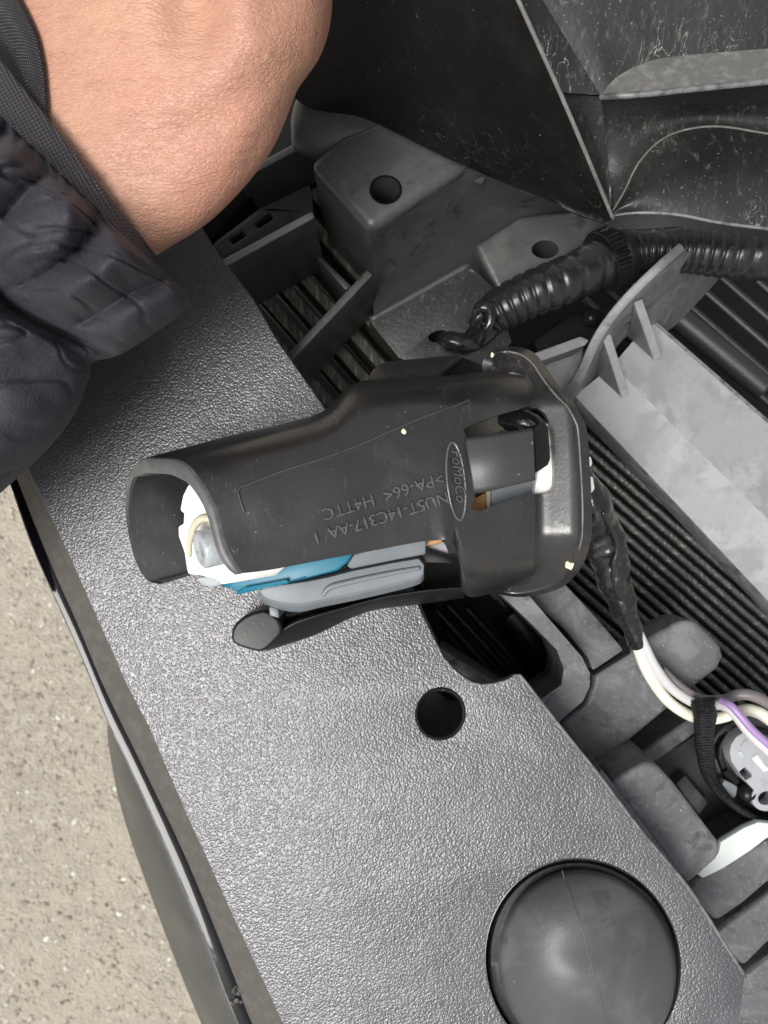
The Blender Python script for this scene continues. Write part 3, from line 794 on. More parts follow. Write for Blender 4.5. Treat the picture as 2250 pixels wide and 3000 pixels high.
    tube('flap_edge', [(1622, 574, 0.0107, 0.0003), (1650, 585, 0.0107, 0.0003), (1720, 600, 0.0107, 0.0003), (1775, 622, 0.0107, 0.0003), (1800, 645, 0.0107, 0.0003)], M['rim'], t, 30, 6)
    slab('flap', [(1769, 652), (1790, 648), (1880, 652), (1960, 655), (2004, 664), (1940, 676), (1871, 680), (1800, 668)], 0.0200, 0.0012, M['dusty'], t, 0.0004)
    tube('corner_seam', [(e[0], e[1], e[2] - 0.0002, 0.0005) for e in edge[1:]], M['dustpale'], t, 50, 10)
M['dustpale'] = mat('pale_dust_worn_plastic', (0.125, 0.122, 0.115), 0.6, 0.4, bump=[('noise', 800, 0.3, 0.0004)], blotch=[(400, (0.20, 0.195, 0.18), 0.45, 0.72), (60, (0.08, 0.078, 0.074), 0.5, 0.75)])
housing()

def arm():
    tag(tube('rounded_bar', [(862, 330, -0.020, 0.0040), (890, 338, -0.020, 0.0105), (960, 362, -0.020, 0.0115), (1080, 402, -0.021, 0.0110), (1220, 450, -0.022, 0.0090), (1345, 490, -0.023, 0.005), (1420, 515, -0.024, 0.003)], M['carrier'], None, 60, 28, flat=0.7),
        'smooth rounded dark bar running under the dusty housing beside the wrist', 'bar')
arm()

# ------------------------------------------------------------------ air duct and right-hand mouldings
def duct():
    t = thing('air_duct', P(1550, 1950, -0.13), 'grey moulded air duct with rounded open mouth beside the cover edge', 'duct')
    m = M['grey']
    outer = [(1180, 1640), (1500, 1690), (1566, 1764), (1640, 1850), (1705, 1925), (1728, 1972), (1728, 2010), (1708, 2054), (1640, 2112), (1600, 2180), (1300, 2000)]
    inner = [(1200, 1700), (1300, 1660), (1440, 1700), (1478, 1752), (1560, 1830), (1632, 1905), (1652, 1960), (1645, 2007), (1586, 2047), (1500, 2030), (1290, 1900)]
    slab('mouth_frame', outer, -0.020, 0.024, m, t, 0.0022, [inner], 4)
    z = -0.045
    rows = [Q(inner, -0.022), [P(a + (1480 - a) * 0.10, b + (1850 - b) * 0.10, -0.055) for a, b in inner], [P(a + (1480 - a) * 0.2, b + (1850 - b) * 0.2, -0.09) for a, b in inner]]
    link_mesh('throat', grid_mesh('throat', rows, True), M['black_clean'], t, 60)
    slab('throat_floor', [(1150, 1600), (1650, 1700), (1700, 2100), (1300, 2050)], -0.10, 0.004, M['void'], t, 0)
    tube('throat_roller', [(1490, 1790, -0.075, 0.008), (1560, 1880, -0.075, 0.008), (1600, 1960, -0.075, 0.007)], M['black_clean'], t, 24, 20)
    for k in range(3):
        a = 1250 + k * 55
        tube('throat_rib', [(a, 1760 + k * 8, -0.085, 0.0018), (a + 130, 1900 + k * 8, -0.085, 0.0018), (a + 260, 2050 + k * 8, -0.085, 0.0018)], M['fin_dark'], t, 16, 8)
    slab('top_plate', [(1570, 1772), (1520, 1722), (1560, 1690), (1654, 1708), (1740, 1800), (1830, 1905), (1737, 1968), (1722, 1930), (1650, 1842)], -0.034, 0.02, m, t, 0.0012)
    slab('side_plate', [(1741, 1972), (1842, 1912), (1890, 1874), (1976, 1827), (2008, 1816), (2041, 1822), (2085, 1864), (2112, 1895), (2120, 1925), (2102, 1960), (2020, 2024), (1960, 2074), (1752, 2248), (1640, 2120), (1716, 2058), (1735, 2010)], -0.036, 0.018, m, t, 0.0022, (), 4)
    tube('plate_joint', [(1737, 1974, -0.0362, 0.0007), (1790, 1942, -0.0362, 0.0007), (1842, 1910, -0.0362, 0.0007)], M['void'], t, 8, 8)
    return t
duct()

def lower_mouldings():
    t = thing('rail_moulding', P(2050, 2650, -0.12), 'stepped grey plastic rails filling the lower right corner', 'moulding')
    m = M['grey']
    slab('rail', [(1790, 2280), (1830, 2238), (2024, 2104), (2060, 2100), (2060, 2135), (1935, 2228), (1870, 2260), (1800, 2330)], -0.044, 0.05, m, t, 0.0018, (), 3)
    slab('dark_panel', [(1900, 2235), (1990, 2185), (2070, 2130), (2400, 2200), (2400, 2420), (2250, 2402), (2110, 2500), (2040, 2480)], -0.058, 0.02, M['darkblue'], t, 0.001)
    slab('tab', [(1980, 2297), (2008, 2271), (2076, 2352), (2049, 2388)], -0.052, 0.012, m, t, 0.0008)
    slab('rail', [(2010, 2596), (2110, 2530), (2250, 2462), (2420, 2380), (2420, 2500), (2250, 2590), (2180, 2650), (2100, 2705)], -0.032, 0.05, m, t, 0.0026, (), 4)
    slab('rail', [(2090, 2740), (2120, 2712), (2250, 2620), (2420, 2520), (2420, 2650), (2250, 2765), (2180, 2835)], -0.042, 0.05, m, t, 0.0022, (), 4)
    slab('rail', [(2150, 2870), (2190, 2848), (2250, 2802), (2420, 2690), (2420, 3500), (2060, 3500), (2130, 3000)], -0.048, 0.04, m, t, 0.002, (), 3)
    slab('backing', [(1700, 2150), (2500, 2000), (2500, 3500), (1900, 3500), (1900, 2700)], -0.10, 0.01, M['void'], t, 0)
    slab('skirt', [(1760, 2250), (1800, 2300), (2030, 2610), (2010, 2640), (1880, 2480), (1740, 2300)], -0.012, 0.02, m, t, 0.0008)
    return t
M['darkblue'] = mat('dark_slate_plastic', (0.035, 0.036, 0.042), 0.48, 0.45, bump=[('noise', 600, 0.1, 0.0003)], blotch=[(50, (0.05, 0.051, 0.058), 0.45, 0.75)])
lower_mouldings()
tag(slab('rubber_block', [(1788, 2296), (1800, 2284), (1878, 2236), (1902, 2231), (1932, 2246), (1976, 2295), (2040, 2380), (2104, 2466), (2111, 2492), (2100, 2518), (2060, 2555), (2016, 2590), (1990, 2570), (1900, 2450)], -0.016, 0.045, M['grey'], None, 0.0034, (), 5),
    'rounded grey rubber block standing against the cover edge above the round stop', 'block')
tag(slab('pale_strip', [(2040, 2560), (2105, 2500), (2112, 2466), (2180, 2425), (2222, 2408), (2420, 2430), (2420, 2500), (2250, 2455), (2195, 2497), (2120, 2545), (2060, 2575)], -0.030, 0.003, M['pale'], None, 0.0008),
    'pale mint white plastic strip between the rubber block and the grey rail', 'strip')

# ------------------------------------------------------------------ sensor bracket
def bracket():
    t = thing('sensor_bracket', P(1100, 1450, 0.0), 'black plastic sensor bracket with moulded part number, lying on the grained cover', 'bracket')
    K = []
    K.append([(715, 1679, .0470), (694, 1653, .0476), (664, 1593, .0480), (638, 1494, .0478), (612, 1440, .0470), (586, 1400, .0460), (552, 1361, .0440), (517, 1344, .0415), (466, 1341, .0375), (427, 1341, .0335), (402, 1365, .0300), (384, 1404, .0265), (377, 1473, .0225), (382, 1537, .0200), (406, 1636, .0180), (440, 1696, .0172), (479, 1709, .0170)])
    K.append([(800, 1668, .0450), (788, 1640, .0456), (770, 1580, .0460), (750, 1490, .0460), (733, 1420, .0455), (718, 1375, .0445), (700, 1335, .0425), (682, 1305, .0395), (668, 1288, .0350), (660, 1280, .0300), (655, 1285, .0250), (652, 1310, .0190), (655, 1380, .0150), (665, 1460, .0130), (690, 1560, .0115), (715, 1620, .0110), (735, 1640, .0110)])
    K.append([(1000, 1630, .0415), (992, 1600, .0422), (978, 1530, .0428), (962, 1440, .0428), (950, 1370, .0424), (942, 1320, .0415), (936, 1275, .0395), (932, 1240, .0360), (930, 1220, .0310), (929, 1212, .0250), (930, 1222, .0190), (934, 1250, .0130), (940, 1320, .0080), (950, 1400, .0060), (970, 1500, .0050), (985, 1570, .0045), (995, 1600, .0045)])
    K.append([(1110, 1610, .0395), (1102, 1580, .0402), (1088, 1510, .0408), (1072, 1420, .0408), (1060, 1345, .0404), (1050, 1280, .0395), (1044, 1220, .0375), (1040, 1175, .0340), (1038, 1142, .0290), (1037, 1124, .0230), (1038, 1128, .0170), (1042, 1160, .0100), (1048, 1240, .0055), (1060, 1340, .0035), (1080, 1460, .0025), (1095, 1550, .0020), (1105, 1590, .0020)])
    K.append([(1262, 1584, .0370), (1255, 1560, .0377), (1242, 1490, .0383), (1228, 1400, .0384), (1216, 1320, .0380), (1206, 1250, .0371), (1199, 1190, .0350), (1194, 1150, .0315), (1191, 1122, .0265), (1190, 1110, .0205), (1191, 1116, .0145), (1196, 1150, .0070), (1204, 1230, .0025), (1218, 1330, .0005), (1240, 1460, -.0010), (1255, 1560, -.0015), (1262, 1600, -.0015)])
    K.append([(1332, 1600, .0345), (1326, 1565, .0358), (1316, 1490, .0370), (1306, 1400, .0372), (1298, 1320, .0369), (1290, 1245, .0360), (1284, 1185, .0340), (1280, 1143, .0305), (1278, 1116, .0255), (1277, 1103, .0195), (1278, 1108, .0130), (1282, 1140, .0055), (1290, 1220, .0005), (1302, 1330, -.0020), (1322, 1470, -.0035), (1338, 1580, -.0040), (1345, 1640, -.0040)])
    K.append([(1362, 1740, .0120), (1364, 1700, .0250), (1360, 1620, .0325), (1350, 1510, .0352), (1342, 1400, .0358), (1336, 1290, .0352), (1332, 1200, .0332), (1329, 1150, .0295), (1327, 1115, .0245), (1326, 1100, .0185), (1327, 1104, .0120), (1330, 1135, .0040), (1336, 1220, -.0010), (1345, 1330, -.0040), (1358, 1480, -.0055), (1366, 1620, -.0060), (1368, 1700, -.0060)])
    K.append([(1455, 1735, .0080), (1460, 1700, .0210), (1462, 1620, .0285), (1460, 1510, .0318), (1456, 1400, .0326), (1452, 1290, .0320), (1449, 1200, .0300), (1446, 1145, .0265), (1444, 1105, .0215), (1443, 1087, .0155), (1443, 1090, .0090), (1444, 1120, .0015), (1448, 1210, -.0040), (1454, 1330, -.0070), (1462, 1480, -.0085), (1466, 1620, -.0090), (1466, 1700, -.0090)])
    K.append([(1548, 1716, .0040), (1558, 1690, .0170), (1566, 1615, .0250), (1568, 1510, .0284), (1566, 1400, .0294), (1563, 1290, .0288), (1558, 1205, .0268), (1550, 1150, .0235), (1540, 1110, .0185), (1530, 1092, .0125), (1526, 1094, .0060), (1526, 1122, -.0015), (1530, 1210, -.0065), (1540, 1330, -.0095), (1548, 1480, -.0110), (1552, 1620, -.0115), (1552, 1690, -.0115)])
    na, nb = 110, 84
    dense = [catmull(k, nb) for k in K]
    rows = []
    for j in range(na):
        pass
    cols = [catmull([dense[i][j] for i in range(len(K))], na) for j in range(nb)]
    rows = [[P(*cols[j][i]) for j in range(nb)] for i in range(na)]
    # low raised shoulder panel around the lettering (moulded step)
    me = fix_normals(grid_mesh('body', rows))
    o = link_mesh('body', me, M['black'], t, 180)
    md = o.modifiers.new('s', 'SOLIDIFY'); md.thickness = 0.0022; md.offset = -1 if False else 1
    # thickness must go inward: test on the text face
    nrm = o.data.polygons[(na // 2) * (nb - 1) + 18].normal
    md.offset = -1 if nrm.z > 0 else 1
    bpy.context.view_layer.update()
    apply_mods(o)
    win = [(1352, 1262), (1412, 1234), (1475, 1211), (1551, 1186), (1590, 1184), (1612, 1200), (1624, 1222), (1634, 1282), (1640, 1380), (1638, 1420), (1628, 1438), (1610, 1444), (1551, 1448), (1470, 1472), (1400, 1497), (1378, 1495), (1375, 1478), (1386, 1462), (1380, 1400), (1366, 1300)]
    cutter = slab('cutter', win, 0.060, 0.042, None, None, 0)
    # slab narrows with height in pixels: build the cutter at the face height instead
    drop(cutter)
    top = [P(u, v, 0.030) + Vector((0, 0, 0.03)) for u, v in win]
    cutter = from_bm('cutter', prism_bm(top, Vector((0, 0, -0.042))), None)
    cut(o, cutter)
    o.data.shade_smooth(); o.data.set_sharp_from_angle(angle=R(50))
    bvh = BVHTree.FromPolygons([WLOC[o] + v.co for v in o.data.vertices], [p.vertices[:] for p in o.data.polygons])
    # pale thick rim of the open mouth
    inr = [(700, 1681), (676, 1660), (648, 1612), (620, 1510), (596, 1458), (566, 1417), (540, 1400), (509, 1388), (462, 1384), (436, 1385), (418, 1394), (402, 1414), (393, 1481), (396, 1530), (412, 1622), (442, 1688), (480, 1704)]
    ax = (P(1000, 1420, .02) - P(520, 1520, .03)).normalized()
    oc = catmull(K[0], 80); ic = catmull([(a[0], a[1], k[2] - 0.0006) for a, k in zip(inr, K[0])], 80)
    ro = [P(*c) - ax * 0.0009 for c in oc]; ri = [P(*c) - ax * 0.0009 for c in ic]
    rows = [[p + ax * 0.003 - Vector((0, 0, 0.0012)) for p in ro], [p + Vector((0, 0, 0.0001)) + ax * 0.0004 for p in ro], [a.lerp(b, 0.12) + Vector((0, 0, 0.0004)) for a, b in zip(ro, ri)], [a.lerp(b, 0.85) + Vector((0, 0, 0.0003)) for a, b in zip(ro, ri)], ri, [p + ax * 0.003 - Vector((0, 0, 0.0008)) for p in ri], [p + ax * 0.022 - Vector((0, 0, 0.003)) for p in ri]]
    link_mesh('mouth_rim', fix_normals(grid_mesh('mouth_rim', rows)), M['rimface'], t, 60)
    # flange
    fo = [(1442, 1027), (1491, 1016), (1535, 1019), (1573, 1041), (1600, 1078), (1621, 1108), (1649, 1146), (1681, 1179), (1708, 1228), (1719, 1262), (1727, 1353), (1733, 1461), (1733, 1570), (1714, 1640), (1687, 1684), (1643, 1722), (1578, 1743), (1513, 1749), (1442, 1737)]
    fi = [(1460, 1712), (1530, 1700), (1556, 1670), (1564, 1600), (1560, 1450), (1556, 1230), (1548, 1140), (1530, 1100), (1510, 1092), (1455, 1092), (1438, 1078), (1446, 1060)]
    def fz(u, v):
        z = 0.0222 + (u - 1560) * 0.00003
        if v > 1560: z -= ((v - 1560) / 190) ** 1.4 * 0.018
        if v < 1180: z -= ((1180 - v) / 160) * 0.010
        return z
    def dens(pts, k):
        out = []
        n = len(pts)
        for i in range(n):
            a, b = pts[i], pts[(i + 1) % n]
            for j in range(k): out.append((a[0] + (b[0] - a[0]) * j / k, a[1] + (b[1] - a[1]) * j / k))
        return out
    # strip grid between inner and outer contour keeps the flange smoothly dished
    oo = catmull(fo, 90); ii = catmull(list(reversed(fi)), 90)
    rows = []
    for k in range(14):
        f = k / 13
        row = []
        for a, b in zip(ii, oo):
            u, v = a[0] + (b[0] - a[0]) * f, a[1] + (b[1] - a[1]) * f
            zz = fz(u, v)
            zz += 0.0016 * max(0, 1 - f / 0.22) ** 2          # fillet up to the body
            if f > 0.80: zz -= (f - 0.80) / 0.20 * 0.0022      # rolled rim
            elif f > 0.74: zz += 0.0004
            row.append(P(u, v, zz))
        rows.append(row)
    me = fix_normals(grid_mesh('flange', rows))
    fl = link_mesh('flange', me, M['black'], t, 180)
    md = fl.modifiers.new('s', 'SOLIDIFY'); md.thickness = 0.0026
    md.offset = -1 if fl.data.polygons[300].normal.z > 0 else 1
    bpy.context.view_layer.update()
    apply_mods(fl)
    cut(fl, cutter)
    drop(cutter)
    fl.data.shade_smooth(); fl.data.set_sharp_from_angle(angle=R(45))
    bead = [(1490, 1030), (1528, 1040), (1560, 1066), (1595, 1116), (1630, 1160), (1662, 1192), (1684, 1232), (1693, 1262), (1700, 1353), (1706, 1461), (1706, 1560), (1696, 1610)]
    bvf = BVHTree.FromPolygons([WLOC[fl] + v.co for v in fl.data.vertices], [p.vertices[:] for p in fl.data.polygons])
    def onto(b, u, v, z0, lift):
        """world point on a surface under photo pixel (u,v)"""
        o_ = Vector((0, 0, H)); d_ = (P(u, v, z0) - o_).normalized()
        h = b.ray_cast(o_, d_)
        return h[0] - d_ * lift if h[0] else P(u, v, z0)
    def px(p):
        return (1125 + p.x / (S * (H - p.z)), 1500 - p.y / (S * (H - p.z)), p.z)
    tube('rim_highlight', [(*px(onto(bvf, u, v, 0.027, 0.0)), 0.00028) for u, v in bead], M['rim'], t, 90, 8)  # highlight line of the flange built as a pale bead
    # spring tab in the window
    rows = []
    A = [(1362, 1282, .0345), (1410, 1276, .0352), (1460, 1269, .0352), (1520, 1260, .0340), (1562, 1254, .0325)]
    B = [(1388, 1446, .0345), (1430, 1440, .0352), (1480, 1428, .0352), (1530, 1416, .0340), (1569, 1407, .0325)]
    a = catmull(A, 24); b = catmull(B, 24)
    for k in range(12):
        f = k / 11
        rows.append([P(p[0] + (q[0] - p[0]) * f, p[1] + (q[1] - p[1]) * f, p[2] + (q[2] - p[2]) * f + 0.0014 * math.sin(math.pi * f)) for p, q in zip(a, b)])
    tb = link_mesh('spring_tab', fix_normals(grid_mesh('spring_tab', rows)), M['tab'], t, 180)
    md = tb.modifiers.new('s', 'SOLIDIFY'); md.thickness = 0.002; md.offset = -1 if tb.data.polygons[60].normal.z > 0 else 1
    bpy.context.view_layer.update(); apply_mods(tb)
    from_bm('tab_end', prism_bm([P(1563, 1255, .0322), P(1578, 1240, .0315), P(1597, 1238, .0300), (P(1607, 1252, .0295)), P(1613, 1345, .0290), P(1606, 1362, .0295), P(1571, 1386, .0322)], Vector((-0.0008, 0, -0.009)), (), 0.0004), M['black_clean'], t)
    # raised step line bordering the lettering panel
    line = [(716, 1500), (700, 1450), (702, 1430), (730, 1418), (828, 1380), (940, 1345), (1040, 1308), (1130, 1270), (1240, 1222), (1330, 1190), (1375, 1172)]
    tube('step_line', [(*px(onto(bvh, u, v, 0.043, 0.0)), 0.00035) for u, v in catmull(line, 50)], M['tab'], t, 90, 6)
    # lettering
    def letters(name, s, u0, v0, ang, size, spacing=1.0, shear=0.0, lift=0.0008):
        cu = bpy.data.curves.new('text', 'FONT'); cu.body = s; cu.size = 1.0; cu.space_character = spacing
        cu.resolution_u = 3; cu.shear = shear; cu.offset = -0.008; cu.bevel_depth = 0.034; cu.bevel_resolution = 2
        to = bpy.data.objects.new('text', cu); C.objects.link(to)
        bpy.context.view_layer.update()
        me = bpy.data.meshes.new_from_object(to.evaluated_get(bpy.context.evaluated_depsgraph_get()))
        bpy.data.objects.remove(to)
        bm = bmesh.new(); bm.from_mesh(me)
        dx, dy = math.cos(ang), math.sin(ang)
        for q in bm.verts:
            hz = lift * (q.co.z / 0.034)
            x, y = q.co.x * size, q.co.y * size
            u, v = u0 + x * dx + y * dy, v0 + x * dy - y * dx
            q.co = onto(bvh, u, v, 0.04, hz)
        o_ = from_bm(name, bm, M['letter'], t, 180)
        bpy.data.meshes.remove(me)
        return o_
    ang = math.atan2(0.295, -0.955)
    letters('lettering', '>PA-66<  H4TTC', 1296, 1384, ang, 49, 1.03)
    letters('lettering', 'NU5T-14C317-AA  1', 1310, 1440, ang, 49, 0.96)
    e = ellipse(1336, 1410, 26, 114, 48, -0.10)
    pts = [onto(bvh, u, v, 0.037, 0.00005) for u, v in e]
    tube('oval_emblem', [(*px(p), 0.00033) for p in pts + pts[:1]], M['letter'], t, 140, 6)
    letters('emblem_script', 'FoMoCo', 1322, 1318, R(84), 42, 1.02, 0.3)
    # lower spring arm with hook
    def arm_():
        up = [(812, 1846), (830, 1822), (860, 1806), (983, 1768), (1125, 1747), (1240, 1737), (1352, 1722)]
        lo = [(1356, 1750), (1227, 1774), (1125, 1787), (1017, 1824), (881, 1882), (790, 1906), (770, 1890)]
        slab('arm_gap_shade', [(u, v) for u, v in catmull(up, 20)] + [(u, v - 8) for u, v in catmull(lo, 20)], .0022, .0020, M['void'], t, 0.0004, (), 2)  # black sheet for the shadow between arm and latch
        U = catmull([(806, 1856), (828, 1846), (878, 1820), (986, 1788), (1114, 1753), (1241, 1732), (1360, 1722)], 40)
        D = catmull([(776, 1910), (800, 1902), (923, 1861), (1037, 1807), (1114, 1785), (1222, 1772), (1360, 1752)], 40)
        def ln_(f, z): return [P(a[0] + (b[0] - a[0]) * f, a[1] + (b[1] - a[1]) * f, z) for a, b in zip(U, D)]
        rows = [ln_(-0.16, .0015), ln_(-0.14, .0105), ln_(-0.04, .0115), ln_(0.08, .0112), ln_(0.45, .0085), ln_(0.85, .0050), ln_(0.97, .0035), ln_(1.0, .0003)]
        link_mesh('spring_arm', fix_normals(grid_mesh('spring_arm', rows)), M['black_clean'], t, 180)
        hook2 = [(677, 1868), (679, 1846), (690, 1826), (712, 1807), (740, 1794), (772, 1786), (796, 1794), (818, 1814), (828, 1836), (826, 1858), (806, 1880), (780, 1904), (762, 1911), (738, 1906), (700, 1894), (682, 1884)]
        slab('hook', hook2, .0130, .0127, M['black_clean'], t, 0.0019, (), 5)
    arm_()
    # black sheet standing in for the shade inside the slot
    slab('slot_shade', [(1250, 1640), (1340, 1590), (1366, 1650), (1362, 1735), (1280, 1745), (1235, 1720)], -.0040, .003, M['void'], t, 0.0008)
    # thin torn fin behind the shoulder
    fin = [(1074, 1122, .020), (1090, 1085, .017), (1110, 1066, .016), (1133, 1058, .0155), (1240, 1048, .014), (1350, 1038, .013), (1300, 1078, .016), (1250, 1115, .020), (1180, 1125, .021)]
    from_bm('torn_fin', prism_bm([P(*p) for p in fin], Vector((0.0004, -0.0012, -0.0012)), (), 0.0003), M['black'], t)
    from_bm('torn_fin', prism_bm([P(*p) for p in [(1270, 1110, .010), (1352, 1045, .008), (1418, 1070, .008), (1420, 1086, .010), (1340, 1108, .012)]], Vector((0, 0, -0.0015)), (), 0.0003), M['black_clean'], t)
    # bits of grit
    return t, bvh, bvf, onto, px
M['tab'] = mat('scuffed_black_plastic', (0.042, 0.042, 0.042), 0.40, 0.5, bump=[('noise', 900, 0.1, 0.0002)], specks=[(300, DUST, 0.14, 0.7)])
M['rimface'] = mat('pale_grey_black_rim', (0.095, 0.095, 0.094), 0.42, 0.5, bump=[('noise', 900, 0.12, 0.0002)], blotch=[(200, (0.13, 0.13, 0.128), 0.45, 0.65)])  # paler than the rest of the bracket
BR, BVH, BVF, onto, px = bracket()

def crumb(u, v, b, size, label):
    p = onto(b, u, v, 0.03, 0.0)
    bm = bmesh.new(); bmesh.ops.create_icosphere(bm, subdivisions=2, radius=1)
    for q in bm.verts:
        q.co = Vector((q.co.x * size[0], q.co.y * size[1], q.co.z * 0.0004)) * (1 + 0.5 * noise.noise(q.co * 1.7 + Vector((u, v, 0)))) + p
    return tag(from_bm('debris_flake', bm, M['crumb'], None, 40), label, 'debris')
f1 = crumb(1668, 1652, BVF, (0.0011, 0.0016), 'cream flake of debris stuck on the bracket flange, lower right')
f2 = crumb(1183, 1265, BVH, (0.0006, 0.0007), 'small tan speck of debris on the bracket above the part number')
f3 = crumb(1442, 1040, BVF, (0.0004, 0.0006), 'tiny pale crumb at the upper tip of the bracket flange')

# ------------------------------------------------------------------ electrical connector held in the bracket
def connector():
    t = thing('electrical_connector', P(900, 1600, 0.005), 'white, teal and grey electrical connector clipped inside the black bracket', 'connector')
    # white nose inside the mouth, pushed back along the bracket axis
    axis = (P(1100, 1480, .012) - P(560, 1560, .024)).normalized()
    nose = [(566, 1400, .0330), (548, 1425, .0315), (535, 1451, .0300), (526, 1496, .0285), (538, 1505, .0285), (536, 1534, .0275), (522, 1541, .0265), (522, 1571, .0258), (539, 1619, .0255), (546, 1668, .0250), (556, 1685, .0250), (580, 1684, .0255), (600, 1690, .027), (640, 1700, .030), (646, 1713, .031), (690, 1706, .033), (716, 1682, .035), (700, 1640, .038), (660, 1540, .039), (625, 1460, .0385), (600, 1420, .0365)]
    body = from_bm('white_nose', prism_bm([P(*p) for p in nose], axis * 0.010, (), 0.0007), M['white'], t)
    # recess shading drawn as a cream ring, and the pin
    def disc(name, cu, cv, ru, rv, z, m, dz=0.0, rot=0.2, inner=None):
        pass
    def barrel(name, c0, c1, r, m, ring=None):
        # tapered barrel along axis, with hollow end
        a, b = P(*c0), P(*c1)
        ax = (b - a).normalized()
        s1 = ax.cross(Vector((0, 1, 0))).normalized(); s2 = ax.cross(s1)
        rows = []
        prof = [(0.006, r * 0.30), (0.0045, r * 0.34), (0.0006, r * 0.42), (0.0, r * 0.62), (0.0, r * 0.88), (0.0005, r), (0.003, r * 1.02), ((b - a).length, r * 1.08)]
        for d, rr in prof:
            rows.append([a + ax * d + (s1 * math.cos(k * math.tau / 28) + s2 * math.sin(k * math.tau / 28)) * rr for k in range(28)])
        bm_me = fix_normals(grid_mesh(name, rows, True, True))
        return link_mesh(name, bm_me, m, t, 50)
    barrel('terminal_pin', (584, 1612, .0385), (668, 1590, .0350), 0.0046, M['pin'])
    tube('socket_shading', [(556, 1630, .0335, .0005), (556, 1590, .0350, .0007), (568, 1545, .0378, .0009), (590, 1520, .0395, .0010), (618, 1520, .0405, .0009), (640, 1540, .0405, .0006)], M['recess'], t, 40, 12)
    # lower grey cup
    cup = [(571, 1692, .024), (580, 1706, .024), (598, 1718, .024), (620, 1721, .025), (644, 1714, .026), (640, 1696, .027), (600, 1690, .0255)]
    from_bm('cup', prism_bm([P(*p) for p in cup], axis * 0.012 + Vector((0, 0, -0.004)), (), 0.0007, 3), M['pin'], t)
    # teal secondary lock
    teal = [(640, 1722, .0275), (676, 1724, .028), (690, 1735, .028), (706, 1740, .0285), (780, 1722, .031), (900, 1696, .031), (987, 1674, .0305), (1020, 1648, .030), (1044, 1610, .030), (900, 1630, .032), (720, 1680, .031)]
    from_bm('teal_lock', prism_bm([P(*p) for p in teal], Vector((0, 0.002, -0.010)), (), 0.0008, 3), M['teal'], t)
    from_bm('teal_edge', prism_bm([P(*p) for p in [(689, 1739, .0292), (716, 1722, .0305), (840, 1698, .0325), (850, 1708, .0322), (740, 1732, .030), (700, 1742, .029)]], Vector((0, 0, -0.0022)), (), 0.0006, 3), M['teal'], t)
    # grey main housing and latch lever
    hs_ = [(1036, 1626, .029), (1130, 1600, .0285), (1250, 1580, .028), (1248, 1625, .026), (1140, 1645, .026), (1030, 1668, .0265), (1016, 1660, .027)]
    from_bm('housing', prism_bm([P(*p) for p in hs_], Vector((0, 0.003, -0.014)), (), 0.0008, 3), M['cgrey'], t)
    lev = [(760, 1728, .0225), (763, 1752, .0215), (778, 1768, .021), (802, 1780, .0205), (845, 1790, .0205), (890, 1790, .0205), (951, 1776, .0205), (1063, 1753, .0205), (1180, 1725, .020), (1226, 1711, .020), (1241, 1695, .020), (1242, 1655, .0205), (1226, 1637, .021), (1150, 1650, .022), (1030, 1674, .0235), (960, 1692, .0245), (900, 1704, .0240), (840, 1712, .0235), (790, 1716, .023)]
    ft = catmull([(760, 1730), (772, 1748), (802, 1762), (845, 1770), (890, 1770), (951, 1757), (1063, 1734), (1180, 1705), (1228, 1690), (1241, 1678)], 40)
    fb = catmull([(760, 1740), (768, 1762), (802, 1781), (845, 1791), (890, 1791), (951, 1777), (1063, 1754), (1180, 1726), (1228, 1711), (1243, 1694)], 40)
    back = [(1242, 1655), (1226, 1637), (1150, 1650), (1030, 1674), (960, 1692), (900, 1704), (840, 1712), (790, 1716)]
    dz = lambda u: .0235 - .0025 * min(1, max(0, (u - 760) / 480))
    from_bm('latch_lever', prism_bm([P(u, v, dz(u)) for u, v in ft] + [P(u, v, dz(u)) for u, v in back], Vector((0, 0.001, -0.0045)), (), 0.0005, 2), M['cgrey'], t)
    rows = [[P(a[0] + (b[0] - a[0]) * f, a[1] + (b[1] - a[1]) * f, dz(a[0]) - z) for a, b in zip(ft, fb)] for f, z in ((-0.1, -.0001), (0.12, .0001), (0.3, .0008), (0.9, .0040), (1.0, .0060))]
    link_mesh('lever_front', fix_normals(grid_mesh('lever_front', rows)), M['cgrey'], t, 180)
    tube('lever_rib', [(1230, 1664, .0212, .0006), (1140, 1680, .0217, .0007), (1010, 1708, .0224, .0008), (965, 1722, .0225, .0008), (945, 1745, .0224, .0006)], M['cgrey'], t, 40, 8)
    slab('lever_leg', [(788, 1776), (815, 1784), (818, 1812), (789, 1804)], .0190, .012, M['cgrey'], t, 0.0006)
    # pieces seen through the window: seal, sleeve and white retainer
    zb = 0.008
    slab('seal', [(1350, 1480), (1425, 1440), (1425, 1520), (1365, 1530)], .020, .012, M['seal'], t, 0.001)
    slab('seal_gap', [(1423, 1440), (1438, 1438), (1438, 1505), (1425, 1512)], .0195, .012, M['recess'], t, 0.0004)
    slab('sleeve', [(1436, 1390), (1500, 1380), (1570, 1370), (1575, 1460), (1500, 1480), (1438, 1500)], .019, .012, M['cgrey'], t, 0.001)
    slab('retainer', [(1585, 1240), (1640, 1236), (1652, 1300), (1655, 1400), (1650, 1450), (1590, 1460), (1560, 1455), (1572, 1400)], .0215, .006, M['white'], t, 0.001)
    slab('retainer_gap', [(1600, 1306), (1645, 1302), (1648, 1336), (1603, 1342)], .0219, .001, M['pin'], t, 0.0003)
    slab('grey_side', [(1340, 1275), (1380, 1235), (1480, 1205), (1500, 1250), (1420, 1285)], .012, .004, M['khaki'], t, 0.0006)
    tube('cable_end', [(1470, 1225, .010, .003), (1540, 1240, .013, .0036), (1600, 1290, .012, .0034)], M['tape'], t, 24, 16)
